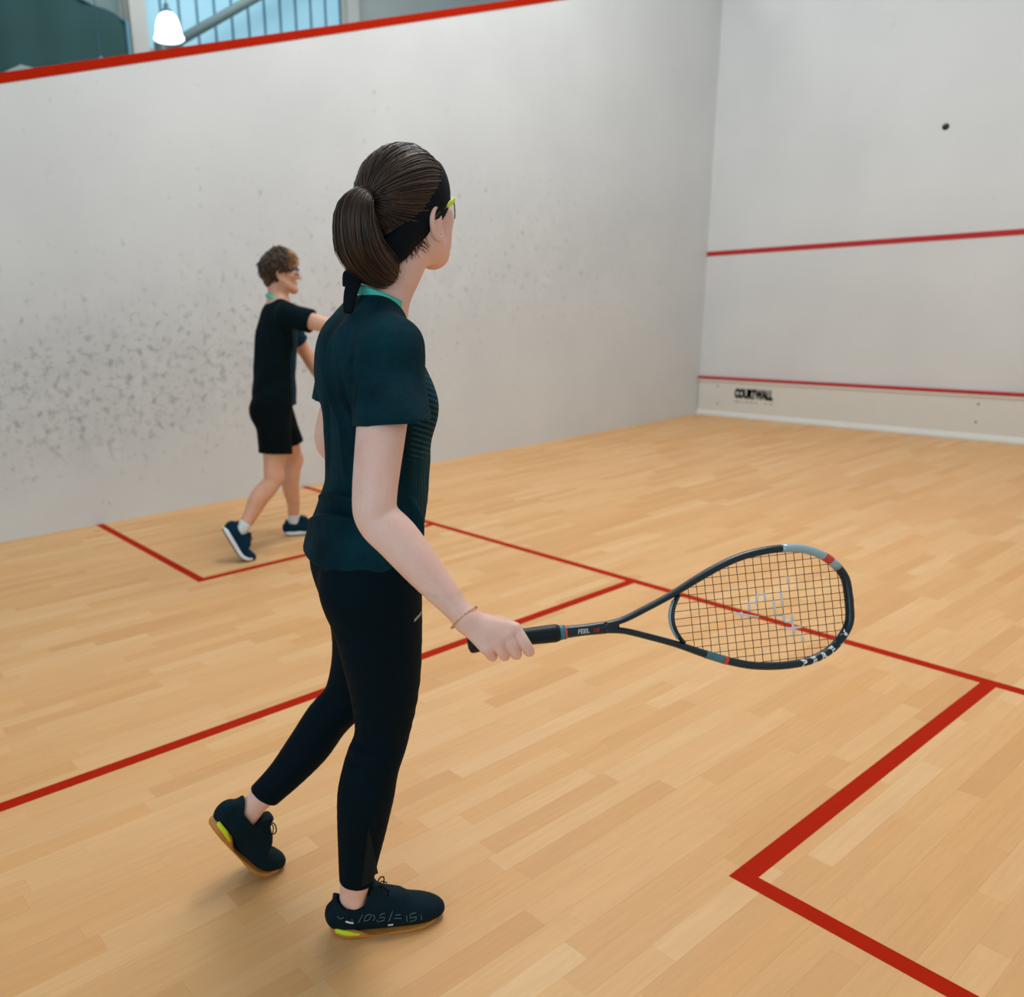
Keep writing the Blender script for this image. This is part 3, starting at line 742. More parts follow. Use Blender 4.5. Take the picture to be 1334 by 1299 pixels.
def shoe_place(ball, yaw, pitch, bend, by, k=1.0):
    """carry a shoe so that the point y=by of its sole lands on ball; behind it the heel lifts by bend more"""
    fy = V3(-math.sin(yaw), math.cos(yaw), 0); rx = V3(math.cos(yaw), math.sin(yaw), 0)
    def pl(Q):
        Q = np.atleast_2d(Q); y = Q[:, 1]-by; z = Q[:, 2].copy()
        if bend:
            w = .05; t = np.clip((w-y)/(2*w), 0, 1); th = bend*(t*t*(3-2*t))
            # arc-length bend about the ball
            g = np.linspace(-.3, .2, 251); tg = np.clip((w-g)/(2*w), 0, 1); ag = bend*(tg*tg*(3-2*tg)); i0 = np.argmin(np.abs(g))
            cy = np.cumsum(np.cos(ag))*.002; cz = np.cumsum(-np.sin(ag))*.002; cy -= cy[i0]; cz -= cz[i0]
            Y = np.interp(y, g, cy)+np.sin(th)*z; Zz = np.interp(y, g, cz)+np.cos(th)*z
            y, z = Y, Zz
        c, s_ = math.cos(pitch), math.sin(pitch); Y = y*c+z*s_; Zz = -y*s_+z*c
        return np.asarray(ball)+Q[:, :1]*rx+Y[:, None]*fy+Zz[:, None]*V3(0, 0, 1)
    return pl

# ------------------------------------------------------------------ rackets
def racket(name, butt, ax, wide, label, lettered=True):
    """x along the shaft from the butt, y across the head, z out of the face"""
    nz = np.cross(ax, wide); root = empty(name, tuple(butt), 0, label, 'racket')
    root.matrix_world = Matrix(((ax[0], wide[0], nz[0], butt[0]), (ax[1], wide[1], nz[1], butt[1]), (ax[2], wide[2], nz[2], butt[2]), (0, 0, 0, 1)))
    xs = [.236, .27, .31, .36, .405, .45, .49, .53, .565, .60, .635, .66, .675]; ws = [.0045, .0095, .0235, .0432, .0642, .0833, .0957, .1015, .1025, .0985, .0845, .0625, .037]
    half = catmull(np.array(list(zip(xs, ws))+[(.678, 0.)]), 5)
    pts = np.vstack([half[:-1], [(.678, 0)], (half[:-1]*[1, -1])[::-1]]); P = np.column_stack([pts, np.zeros(len(pts))])
    def hw(x): return np.interp(x, half[:, 0], half[:, 1])
    fr = MB(); fr.tube(P, np.full(len(P), .0088), 12, hint=(0, 0, 1), rb=np.interp(P[:, 0], [.24, .36, .42], [.0056, .0060, .0071])); fr.build('frame', 'frame', root, True)
    sx = np.linspace(.15, .262, 14)
    MB().tube(np.column_stack([sx, sx*0, sx*0]), np.interp(sx, [.15, .2, .235, .262], [.0105, .0095, .009, .006]), 14, hint=(0, 0, 1), rb=np.interp(sx, [.15, .2, .235, .262], [.0115, .0100, .011, .010])).build('shaft', 'frame', root, True)
    by = np.linspace(-1, 1, 17); bx = .358+.016*by**2
    MB().tube(np.column_stack([bx, by*.0425, bx*0]), .0075, 10, hint=(0, 0, 1), rb=.0038).build('throat_bridge', 'frame', root, True)
    gx = np.array([-.003, 0, .004, .012, .02, .06, .10, .135, .150, .156, .157]); gr = np.array([.010, .0165, .0180, .0175, .0158, .0148, .0150, .0158, .0160, .0145, .010])
    MB().tube(np.column_stack([gx, gx*0, gx*0]), gr*.92, 16, hint=(0, 0, 1), rb=gr).build('grip', 'grip', root, True)
    MB().tube([(.156, 0, 0), (.160, 0, 0), (.166, 0, 0)], [.0118, .0118, .0112], 16, hint=(0, 0, 1), rb=[.0132, .0132, .0125]).build('collar', 'tealp', root, True)
    MB().tube([(.166, 0, 0), (.1675, 0, 0), (.169, 0, 0)], [.0114, .0114, .011], 16, hint=(0, 0, 1), rb=[.0126, .0126, .012]).build('collar_ring', 'red', root, True)
    def arc(x0, x1, sgn, nm, mat, gro=1.06):
        xa = np.linspace(x0, x1, 12); q = np.column_stack([xa, sgn*hw(xa)])
        MB().tube(np.column_stack([q, q[:, 0]*0]), .0088*gro, 12, hint=(0, 0, 1), rb=.0071*gro).build(nm, mat, root, True)
    arc(.565, .664, 1, 'silver_band', 'silver'); arc(.640, .652, 1, 'red_mark', 'red', 1.10); arc(.440, .447, -1, 'red_mark', 'red', 1.08)
    arc(.41, .44, -1, 'teal_band', 'tealp', 1.05)
    br = np.linspace(-.8, .8, 9); MB().tube(np.column_stack([.3535+.016*br**2, br*.042, br*0]), .0045, 8, hint=(0, 0, 1), rb=.0022).build('bridge_band', 'silver', root, True)
    # string bed: 18 crosses, 14 mains
    cx = np.linspace(.392, .662, 19); my = np.linspace(-.092, .092, 15)
    for i, x in enumerate(cx):
        w = hw(x)-.004; n = 2*len(my)+1
        yy = np.linspace(-w, w, 25); MB().tube(np.column_stack([yy*0+x, yy, .0007*np.sin(yy/(my[1]-my[0])*np.pi+i*np.pi)]), .00062, 6, hint=(0, 0, 1)).build('string', 'string', root, True)
    ax_ = half[:, 0]; im = np.argmax(half[:, 1])
    for j, y in enumerate(my):
        xb = .358+.016*(y/.0425)**2 if abs(y) < .0425 else np.interp(abs(y), half[:im+1, 1], ax_[:im+1]); xt = np.interp(-abs(y), -half[im:, 1], ax_[im:])
        xx = np.linspace(xb+.003, xt-.003, 29); MB().tube(np.column_stack([xx, xx*0+y, .0007*np.sin((xx-cx[0])/(cx[1]-cx[0])*np.pi+j*np.pi+np.pi)]), .00062, 6, hint=(0, 0, 1)).build('string', 'string', root, True)
    def snap(q): return (cx[np.argmin(abs(cx-q[0]))], my[np.argmin(abs(my-q[1]))])
    seg = [((.4878, -.0034), (.4892, -.0158)), ((.474, -.0056), (.5053, -.0081)), ((.50, -.0061), (.502, .0126)), ((.502, .0126), (.5145, .0126)), ((.5145, .0126), (.5156, .0233)), ((.5156, .0233), (.5295, .0231)), ((.5295, .0231), (.5297, .0122)), ((.5429, .0103), (.5427, -.0096)), ((.5591, .0266), (.5594, .0034)), ((.5779, .0585), (.5752, .0329)), ((.5429, -.0096), (.556, -.0096)),
           ((.543, -.0155), (.5572, -.0167)), ((.557, -.0167), (.557, -.0316)), ((.557, -.0278), (.5714, -.0278)), ((.5725, -.0171), (.5725, -.0278)), ((.5725, -.0278), (.5698, -.0549)), ((.560, -.0393), (.585, -.0409)), ((.5872, -.0565), (.5862, -.0699))]
    for a, b in seg:
        a, b = snap(a), snap(b)
        if a == b: b = (a[0], a[1]-.010)
        MB().tube([(a[0], a[1], .0), ((a[0]+b[0])/2, (a[1]+b[1])/2, .0), (b[0], b[1], .0)], .0021, 6, hint=(0, 0, 1)).build('stencil_mark', 'stencil', root, True)
    if lettered:
        xa = np.linspace(.57, .675, 400); sa = np.concatenate([[0], np.cumsum(np.hypot(np.diff(xa), np.diff(hw(xa))))]); s0, s1 = np.interp(.581, xa, sa), np.interp(.662, xa, sa)
        for ch, x in zip('PERFLY', np.interp(np.linspace(s0, s1, 6), sa, xa)):
            q = np.array([x, -hw(x)]); t = np.array([x+.004, -hw(x+.004)])-np.array([x-.004, -hw(x-.004)]); t /= np.linalg.norm(t); up = np.array([-t[1], t[0]])
            Vt, Fc = letters(ch, .0175, .0, .0009)
            MB().add(np.column_stack([q+Vt[:, :1]*t*1.1+Vt[:, 1:2]*up*.86, .0088*np.sqrt(1-np.clip(np.abs(Vt[:, 1]*.86), 0, .0066)**2/.0071**2)+.0007]), Fc).build('frame_lettering', 'white', root)
        for tx, x, sz, mt in (('FEEL', .197, .0105, 'white'), ('125', .219, .008, 'red')):
            Vt, Fc = letters(tx, sz, .0002, .0004, .15)
            MB().add(np.column_stack([Vt[:, 0]+x, Vt[:, 1]-.001, Vt[:, 2]*0+.0102]), Fc).build('shaft_lettering', mt, root)
    return root

GRIP = dict(index=[(.077, -.018, .020), (.089, .006, .0275), (.098, .022, .017), (.100, .025, -.006), (.098, .012, -.024)],
            middle=[(.060, -.009, .027), (.068, .010, .0285), (.076, .026, .014), (.077, .026, -.008), (.075, .010, -.024)],
            ring=[(.042, -.001, .029), (.048, .013, .0275), (.056, .0265, .012), (.057, .025, -.010), (.055, .009, -.024)],
            little=[(.023, .006, .0285), (.028, .016, .024), (.035, .026, .010), (.036, .023, -.010), (.035, .008, -.022)],
            thumb=[(.030, -.030, .004), (.058, -.027, -.010), (.080, -.017, -.019), (.100, -.004, -.023)])
FR = dict(index=[.0115, .0102, .0095, .0085, .0075], middle=[.0115, .0102, .0095, .0086, .0075], ring=[.0112, .0098, .0092, .0082, .0072], little=[.0112, .0092, .0084, .0072, .0064], thumb=[.016, .0125, .0108, .0085])
def grip_hand(butt, a, up, n, wrist, k=1.0, wr=(.025, .019)):
    """fingers and thumb closed round a handle; joints given along the handle, downwards, and out of it"""
    G = lambda q: butt+(q[0]*a-q[1]*up+q[2]*n)*k
    P = []; wr_ = np.asarray(wrist)
    for f in ('index', 'middle', 'ring', 'little'):
        m = G(GRIP[f][0]); d = (m-wr_); st = wr_+d*.12
        P.append(('u', Chain([st, wr_+d*.6, m], [.016*k, .0145*k, .0118*k], None, n, 3), .012))
    P.append(('u', Chain([wr_, G((.030, -.016, .014)), G((.045, -.006, .016))], [.021*k, .022*k, .016*k], [.017*k, .015*k, .012*k], n, 3), .012))
    P.append(('u', Chain([wr_, G((.016, -.028, .006)), G(GRIP['thumb'][0])], [.017*k, .017*k, .015*k], None, n, 3), .012))
    for f in ('index', 'middle', 'ring', 'little'):
        P.append(('u', Chain([G(q) for q in GRIP[f]], [r*k for r in FR[f]], None, a, 4), .0028))
    P.append(('u', Chain([G(q) for q in GRIP['thumb']], [r*k for r in FR['thumb']], None, a, 4), .004))
    return P
def open_hand(w, y, x, z, k=1.0):
    """relaxed hand: y along the fingers, x towards the thumb, z out of the back of the hand"""
    w = np.asarray(w); G = lambda a, b, c: w+(a*x+b*y+c*z)*k
    P = [('u', Chain([G(0, 0, 0), G(.0, .04, 0), G(0, .08, 0)], [.026*k, .036*k, .038*k], [.018*k, .015*k, .012*k], x, 3), .01)]
    for q, L in ((.030, .082), (.010, .092), (-.011, .084), (-.030, .066)):
        P.append(('u', Chain([G(q, .075, 0), G(q*1.1, .075+L*.45, -.006), G(q*1.1, .075+L*.78, -.022), G(q*1.05, .075+L*.95, -.042)], [.0105*k, .0092*k, .0082*k, .007*k], None, x, 3), .003))
    P.append(('u', Chain([G(.022, .018, -.004), G(.045, .045, -.012), G(.052, .075, -.022), G(.050, .098, -.032)], [.015*k, .012*k, .010*k, .008*k], None, z, 3), .006))
    return P

# ------------------------------------------------------------------ the woman
WG = V3(4.33, -7.92, 0); WRZ = -math.atan2(.12, .993)
wom = empty('person', tuple(WG), WRZ, 'person in dark teal top and black leggings, brown ponytail and black headband, holding a racket', 'person')
# racket first: the right hand closes on it
wr_b = V3(4.6945, -7.9591, .8498); wr_a = V3(.54678, .83536, .05657); wr_u = V3(-.25002, .09843, .96322); wr_n = np.cross(wr_a, wr_u)
racket('squash_racket', wr_b, wr_a, wr_u, 'black squash racket with PERFLY on its frame and a white mark on the strings')
fx, fy = V3(.9928, -.11998, 0), V3(.11998, .9928, 0)
TL = lambda d: V3(d@fx, d@fy, d[2])
hb, ha, hu, hn = TL(wr_b-WG), TL(wr_a), TL(wr_u), TL(wr_n)
wrist = hb+(-.004)*ha+.043*hu+.010*hn
hw_ = Head(V3(-.062, .168, 1.594), rotm(.314, .17, 0.04))
SH_R, EL_R = V3(.087, .030, 1.335), V3(.193, -.075, 1.060)
fa = wrist-EL_R
arm_pts = [SH_R, SH_R*.5+EL_R*.5+V3(.004, -.006, 0), EL_R+V3(0, 0, .03), EL_R+fa*.06+V3(0, -.004, 0), EL_R+fa*.25, EL_R+fa*.55, EL_R+fa*.85, wrist]
arm_ra = [.050, .0475, .0415, .0405, .0425, .0375, .0285, .0255]; arm_rb = [.050, .0455, .040, .040, .040, .034, .024, .0195]
SH_L, EL_L, WR_L = V3(-.230, .142, 1.338), V3(-.332, .100, 1.112), V3(-.43, .23, .99)
PLR = shoe_place(V3(.012, .076, .0005), -.33, 0.0, 0, .19); PLL = shoe_place(V3(-.342, -.183, .0235), -.06, .30, .76, .198)
AR, AL = PLR(V3(0, .056, .085))[0], PLL(V3(0, .057, .088))[0]; FR_, FL_ = PLR(V3(0, .075, .045))[0], PLL(V3(0, .075, .045))[0]
body = [('u', Chain([(-.09, .045, .87), (-.09, .085, 1.03), (-.09, .092, 1.16), (-.09, .090, 1.27), (-.085, .085, 1.35), (-.082, .092, 1.40)], [.125, .100, .112, .122, .112, .055], [.080, .068, .072, .074, .058, .045], (.95, -.30, 0)), 0),
        ('u', Chain([SH_L, (-.17, .115, 1.372), (-.085, .090, 1.385), (.01, .058, 1.372), SH_R], [.042, .038, .036, .038, .042], None, (0, 0, 1)), .03),
        ('u', Chain([(-.082, .098, 1.385), (-.076, .122, 1.44), hw_.p(0, -.022, -.075), hw_.p(0, -.022, -.02)], [.064, .052, .047, .05], [.060, .052, .050, .05]), .035),
        ('u', Chain(arm_pts, arm_ra, arm_rb, hn), .03),
        ('u', Chain([SH_L, SH_L*.5+EL_L*.5, EL_L, EL_L*.6+WR_L*.4, WR_L], [.05, .046, .038, .038, .026]), .03),
        ('u', Chain([(.0, .022, .86), (0, .03, .65), (0, .026, .5), (-.006, -.020, .355), (-.016, -.038, .21), AR+V3(.003, 0, .02), AR, FR_], [.082, .070, .052, .054, .038, .0285, .026, .022], [.086, .072, .052, .056, .041, .034, .032, .026]), .03),
        ('u', Chain([(-.165, .05, .85), (-.172, .072, .79), (-.192, .088, .64), (-.218, .056, .50), (-.247, .008, .43), (-.270, -.036, .36), (-.300, -.090, .285), AL+V3(.010, .028, .035), AL, FL_], [.07, .07, .060, .046, .044, .042, .034, .0285, .026, .022], [.07, .07, .060, .046, .044, .042, .036, .032, .031, .026]), .03)]
# ankle bones and the tendon dips
body += [('u', Ell(AR+V3(.022, -.006, .0), (.010, .013, .014)), .012)]
body += grip_hand(hb, ha, hu, hn, wrist)
ly = (WR_L-EL_L)/np.linalg.norm(WR_L-EL_L); lz = V3(-.75, .2, .6); lz -= (lz@ly)*ly; lz /= np.linalg.norm(lz)
body += open_hand(WR_L, ly, np.cross(ly, lz), lz, .92)
body += head_prog(hw_)
hlo, hhi = hb+V3(-.075, -.075, -.07), hb+V3(.13, .16, .09)
Vt, Fc = solid(body, (-.44, -.32, .02), (.50, .42, 1.75), .0042, fine=[(hw_.c-V3(.13, .14, .15), hw_.c+V3(.13, .16, .13), .0026), (hlo, hhi, .0017)])
wb = obj('body', Vt, Fc, 'skinw', wom)
eyes(hw_, wom)

# --- hair: a close cap, locks combed back to the tie, the ponytail
def hair_keep(P): return (-.743*P[:, 1]+.668*P[:, 2]) > -.020
cap = [('u', Ell(hw_.p(*HC), HR+.007, hw_.R), 0), ('u', hw_.ell((0, -.070, -.045), (.046, .034, .045)), .03), ('i', Half(hw_.p(0, .020, -.0005), -(V3(0, -.743, .668)@hw_.R)), .01)]
Vt, Fc = nets(cap, hw_.c-.15, hw_.c+.15, .0032)
hair = obj('hair', Vt, Fc, 'hairw', wom, tone=np.full(len(Vt), .12))
TIE = V3(0, -.112, .036)
paths = []; tones = []
g = np.random.default_rng(3)
while len(paths) < 2600:
    d = g.normal(size=3); d /= np.linalg.norm(d); p0 = on_hull(d, .007)
    if not hair_keep(p0[None])[0] or p0[2] < -.055: continue
    if g.random() < .55:                                   # start at the hairline: slide away from the tie
        for _ in range(40):
            q = on_hull(d+.06*(d-(TIE-HC)/np.linalg.norm(TIE-HC)), .007)
            if not hair_keep(q[None])[0]: break
            d = (q-HC); d /= np.linalg.norm(d)
    td = (TIE-HC)/np.linalg.norm(TIE-HC); om = math.acos(np.clip(d@td, -1, 1))
    if om < .25: continue
    t = np.linspace(0, 1, 12)[:, None]; dd = (np.sin((1-t)*om)*d+np.sin(t*om)*td)/math.sin(om)
    lift = .0075+.004*np.sin(t*np.pi)*g.uniform(.4, 1.6)+g.uniform(-.001, .002)
    P = on_hull(dd, lift)+np.sin(t*np.pi)*g.normal(size=3)*.0012; P[-1] = TIE+g.normal(size=3)*.003
    ph = math.atan2(d@np.cross(td, V3(1, 0, 0)), d[0]); paths.append(P); tones.append(np.clip(.42+.16*math.sin(ph*11+3*math.sin(ph*5))+g.normal(0, .10), .02, .95))
V1, F1, T1 = locks(hw_, paths, .0015, tones)
obj('combed_locks', V1, F1, 'hairw', hair, tone=T1)
MB().tube(hw_.w(np.array([TIE+V3(.013*math.cos(a), .002-.004*math.sin(a), .013*math.sin(a)) for a in np.linspace(0, 2*np.pi, 17)[:-1]])), .0045, 8, True, hint=(0, 1, 0)).build('hair_tie', 'band', hair, True)
pc = catmull(np.array([TIE+V3(0, .002, 0), (0, -.130, .036), (-.001, -.152, .010), (-.001, -.152, -.036), (.002, -.130, -.072), (.008, -.100, -.098), (.012, -.082, -.110)]), 6)
pr = np.interp(np.linspace(0, 1, len(pc)), [0, .12, .3, .5, .72, .88, 1], [.010, .022, .036, .042, .036, .024, .008])
pt = Chain(hw_.w(pc[::3]), pr[::3]*.86, None, V3(1, 0, 0)@hw_.R, 3)
Vt, Fc = nets([('u', pt, 0)], hw_.c-.24, hw_.c+.24, .004)
pony = obj('ponytail', Vt, Fc, 'hairw', wom, tone=np.full(len(Vt), .1))
T = np.gradient(pc, axis=0); T /= np.linalg.norm(T, axis=1)[:, None]; ux = np.tile(V3(1, 0, 0), (len(pc), 1)); vx = np.cross(T, ux); vx /= np.linalg.norm(vx, axis=1)[:, None]
paths = []; tones = []
for i in range(1900):
    a = g.uniform(0, 2*np.pi); rho = g.uniform(.80, 1.02) if g.random() < .93 else g.uniform(1.0, 1.12); tw = g.normal(0, .22); n = len(pc); cut = n if g.random() < .6 else int(n*g.uniform(.75, 1))
    an = a+tw*np.linspace(0, 1, n)
    wv = 1+.06*np.sin(np.linspace(0, 3, n)+a*3)+.05*math.sin(a*5)
    P = pc+(ux*np.cos(an)[:, None]+vx*np.sin(an)[:, None])*(pr*rho*wv)[:, None]+np.linspace(0, 1, n)[:, None]**2*g.normal(size=3)*.004
    paths.append(P[:cut:2]); tones.append(np.clip(.46+.22*math.sin(a*9+2*math.sin(a*4))+g.normal(0, .12), .02, 1))
V1, F1, T1 = locks(hw_, paths, .0015, tones)
obj('ponytail_locks', V1, F1, 'hairw', pony, tone=T1)
# short hair lying on the nape below the band
paths = []; tones = []; st = []; n = 7
for i in range(700):
    x = g.uniform(-.05, .050); z0 = -.052+abs(x)*.35+g.uniform(-.01, .01); L = g.uniform(.012, .05)*(1-abs(x)*4); dx = g.normal(0, .006)
    t = np.linspace(0, 1, n)[:, None]; st.append(np.hstack([x+dx*t+np.sin(t*3)*g.normal()*.002, 0*t-.01, z0-L*t])); tones.append(g.uniform(.25, .8))
st = np.concatenate(st); sw = hw_.w(st); hd = [q for q in body if True]
onn = cast(hd, sw, V3(0, -1, 0)@hw_.R, 0, .16, .0012).reshape(-1, n, 3); lift = (np.linspace(0, 1, n)**2)[None, :, None]*g.uniform(0, .006, (len(onn), 1, 1))*(V3(0, -1, 0)@hw_.R)
onn = onn+lift
paths = list((((onn-hw_.c)@hw_.R.T)/hw_.k)); V1, F1, T1 = locks(hw_, paths, .0006, tones); obj('nape_hair', V1, F1, 'hairw', hair, tone=T1)

# --- headband: a wide band round the skull, tied at the nape with hanging ends
bn = V3(0, -.60, .80); bn /= np.linalg.norm(bn); bc = V3(0, -.003, .001)
def band_f(half):
    c = hw_.p(*bc); n = bn@hw_.R
    def f(X, Y, Z):
        d = (X-c[0])*n[0]+(Y-c[1])*n[1]+(Z-c[2])*n[2]; return np.abs(d)-half
    return f
prog = [('u', Ell(hw_.p(*HC), HR+.0170, hw_.R), 0), ('u', hw_.ell((0, -.070, -.045), (.054, .044, .050)), .03), ('i', Fn(band_f(.034)), .006), ('s', Ell(hw_.p(*HC), HR+.004, hw_.R), 0)]
Vt, Fc = nets(prog, hw_.c-.16, hw_.c+.16, .0026)
hbd = obj('headband', Vt, Fc, 'band', wom)
def strap(pts, w, th, name):
    MB().tube(catmull(np.array(pts), 5), w, 10, hint=V3(.55, .8, 0), rb=th).build(name, 'band', hbd, True)
strap([(-.050, .072, 1.500), (-.042, .040, 1.478), (-.036, .020, 1.448), (-.034, .012, 1.424), (-.030, .006, 1.404)], [.012, .015, .014, .012, .009], .0035, 'band_end')
strap([(-.055, .072, 1.500), (-.052, .042, 1.486), (-.050, .026, 1.474), (-.050, .018, 1.452)], [.012, .014, .016, .010], .0035, 'band_end')
MB().tube(hw_.w(np.array([(-.012, -.108, -.068), (0, -.114, -.070), (.012, -.108, -.068)])), .013, 10).build('band_knot', 'band', hbd, True)

# --- sports glasses
rim = catmull(np.array([(-.066, .070, .012), (-.050, .092, .012), (-.025, .104, .008), (0, .108, .010), (.025, .104, .008), (.050, .092, .012), (.066, .070, .012)]), 4)
gm_ = MB().tube(hw_.w(rim), .0035, 8, hint=V3(0, 0, 1)@hw_.R, rb=.0022).build('glasses', 'lime', wom, True)
for s in (-1, 1):
    tp = catmull(np.array([(s*.066, .072, .013), (s*.075, .052, .010), (s*.079, .026, .004)]), 4)
    MB().tube(hw_.w(tp), [.0045, .0055, .006, .006, .006, .0055, .005, .0045, .003], 8, hint=V3(0, 0, 1)@hw_.R, rb=.0022).build('temple', 'lime', gm_, True)
    tp = catmull(np.array([(s*.079, .028, .004), (s*.082, .0, -.002), (s*.080, -.022, -.016)]), 4)
    MB().tube(hw_.w(tp), .0028, 8, hint=V3(0, 0, 1)@hw_.R, rb=.0018).build('temple_tip', 'dark', gm_, True)
    q = catmull(np.array([(s*.062, .076, .010), (s*.046, .094, .010), (s*.024, .103, .007), (s*.010, .103, .002)]), 4); q2 = q.copy(); q2[:, 2] -= np.interp(np.linspace(0, 1, len(q)), [0, .35, .7, 1], [.020, .036, .036, .016])
    n = len(q); Vl = hw_.w(np.vstack([q, q2])); obj('lens', Vl, [(i, i+1, n+i+1, n+i) for i in range(n-1)], 'lens', gm_)
    MB().tube(hw_.w(np.vstack([q[:1], q2])), .0012, 6).build('lens_rim', 'dark', gm_, True)
# earring: small stud
MB().lathe([(0, .002), (.0022, .0012), (.0026, 0), (0, -.002)], sides=10).xf(lambda v: v+hw_.p(.0745, .004, -.046)).build('ear_stud', 'dark', wom, True)

# --- top
shirt = [('u', Chain([(-.085, .036, .845), (-.086, .043, .90), (-.09, .064, .96), (-.09, .088, 1.04), (-.09, .092, 1.16), (-.09, .090, 1.27), (-.086, .084, 1.35), (-.083, .092, 1.395)], [.172, .172, .158, .138, .144, .152, .130, .075], [.130, .126, .117, .110, .110, .101, .074, .058], (.95, -.30, 0)), 0),
         ('u', Ell((-.015, .130, 1.215), (.064, .052, .066)), .05), ('u', Ell((-.135, .165, 1.215), (.064, .052, .066)), .05),
         ('u', Chain([SH_L, (-.17, .114, 1.376), (-.085, .090, 1.380), (.01, .058, 1.368), SH_R+V3(0, 0, .004)], [.054, .046, .040, .045, .054], None, (0, 0, 1)), .05),
         ('u', Ell((-.005, -.010, 1.305), (.06, .03, .07)), .06), ('u', Ell((-.14, .028, 1.305), (.06, .03, .07)), .06),
         ('u', Chain([SH_R, (.110, .014, 1.27), (.138, .000, 1.21), (.152, -.006, 1.165)], [.060, .067, .0740, .077], [.056, .060, .066, .070], (0, 1, 0)), .04),
         ('u', Chain([SH_L, (-.268, .118, 1.28), (-.292, .105, 1.20), (-.30, .10, 1.17)], [.056, .059, .060, .060], None, (0, 1, 0)), .04)]
hem_cut = ('i', Fn(lambda X, Y, Z: (.899-.06*Y-.016*np.clip((X+.09)/.17, -1, 1))-Z), .004)
neck_cut = ('s', Chain([(-.084, .100, 1.400), (-.080, .112, 1.433), (-.074, .130, 1.50)], [.066, .069, .082], [.057, .061, .076]), .006)
# cut both sleeves at their hems
hemR_c, hemR_n = V3(.139, .000, 1.208), V3(.10, .0, -.995)
hemL_c, hemL_n = V3(-.290, .105, 1.205), V3(-.15, -.05, -.98)
def build_shirt():
    tor = shirt[:6]
    # sleeves as their own trimmed fields merged through a function
    def sleeve(ch, c, n):
        n = n/np.linalg.norm(n)
        def f(X, Y, Z):
            D = None
            for s in ch.parts:
                d = s.f(X, Y, Z); D = d if D is None else smin(D, d, .003)
            return np.maximum(D, (X-c[0])*n[0]+(Y-c[1])*n[1]+(Z-c[2])*n[2])
        return Fn(f, ch.bb)
    P = tor+[('u', sleeve(shirt[6][1], hemR_c, hemR_n), .035), ('u', sleeve(shirt[7][1], hemL_c, hemL_n), .035)]
    hole = Chain([hemR_c-hemR_n*.03, hemR_c, hemR_c+hemR_n*.04], [.0675, .0675, .070], [.0598, .0598, .063], (0, 1, 0)); hn_ = hemR_n/np.linalg.norm(hemR_n); hc_ = hemR_c-hn_*.014
    def open_(X, Y, Z):
        D = None
        for q in hole.parts:
            d = q.f(X, Y, Z); D = d if D is None else np.minimum(D, d)
        return np.maximum(D, -((X-hc_[0])*hn_[0]+(Y-hc_[1])*hn_[1]+(Z-hc_[2])*hn_[2]))
    P += [('s', Fn(open_, hole.bb), 0)]
    P += [hem_cut, neck_cut]
    return P
sp_ = build_shirt()
Vt, Fc = nets(sp_, (-.38, -.12, .84), (.24, .26, 1.47), .0029)
Vt = fold(Vt, Fc, [((-.14, -.02, 1.015), (.03, .0, 1.035), 0.0085, 0.0165), ((-.16, -.03, .985), (.045, .0, 1.012), 0.0076, -0.0150), ((-.15, -.035, .960), (.055, .01, .985), 0.0085, 0.0165), ((-.14, -.05, .935), (.06, .02, .955), 0.0076, -0.0120), ((-.10, -.06, .915), (.07, .03, .930), 0.0076, 0.0090),
                   ((.0, -.03, 1.045), (.06, .06, .98), 0.0085, -0.0120), ((.01, -.02, 1.07), (.065, .06, 1.01), 0.0093, 0.0120),
                   ((-.03, -.03, 1.36), (-.035, -.01, 1.06), 0.0093, 0.0120), ((-.095, -.01, 1.36), (-.10, -.01, 1.08), 0.0110, -0.0105), ((.012, -.03, 1.33), (.01, -.01, 1.12), 0.0085, -0.0105),
                   ((.048, -.03, 1.20), (.072, .0, 1.33), 0.0085, -0.0210), ((.075, -.045, 1.215), (.088, -.015, 1.31), 0.0076, 0.0135), ((.03, -.03, 1.17), (.055, -.035, 1.27), 0.0119, 0.0120), ((.112, -.06, 1.21), (.112, -.035, 1.28), 0.0068, -0.0090), ((.145, -.045, 1.21), (.135, -.02, 1.28), 0.0076, 0.0075),
                   ((.03, .09, 1.10), (.055, .03, 1.19), 0.0110, -0.0135), ((.045, .12, .92), (.05, .09, 1.05), 0.0102, 0.0135), ((-.02, -.02, 1.14), (.04, .0, 1.06), 0.0110, 0.0120), ((.04, .04, 1.15), (.03, .10, 1.02), 0.0102, -0.0105)])
Vt = ripple(Vt, Fc, .0036, 40, 5)
sh = obj('top', Vt, Fc, 'shirt', wom)
# collar band
cen = V3(-.083, .105, 1.4310)
an = np.linspace(-3.35, .22, 40)
col = []
for a in an:
    x, y = .0685*math.cos(a), .0620*math.sin(a); col.append((cen[0]+x, cen[1]+y, cen[2]-.40*y-.013*abs(math.cos(a))))
col = np.array(col)
MB().tube(col, .0105, 8, False, hint=(0, -.25, 1), rb=.0024).build('collar', 'turq', sh, True)
# hem mark and the seam along hem and cuff
Vt, Fc = letters('Z', .016, .0003, .001)
def wrap(prog, V, o, ux_, uy_, push):
    """lay flat lettering on a surface along a direction"""
    return cast(prog, o+V[:, :1]*ux_+V[:, 1:2]*uy_, push)
obj('hem_mark', wrap(sp_, Vt, V3(.05, .028, .897), V3(-.35, .94, 0)*.8, V3(0, 0, 1), V3(.93, .36, 0)), Fc, 'white', sh, False)

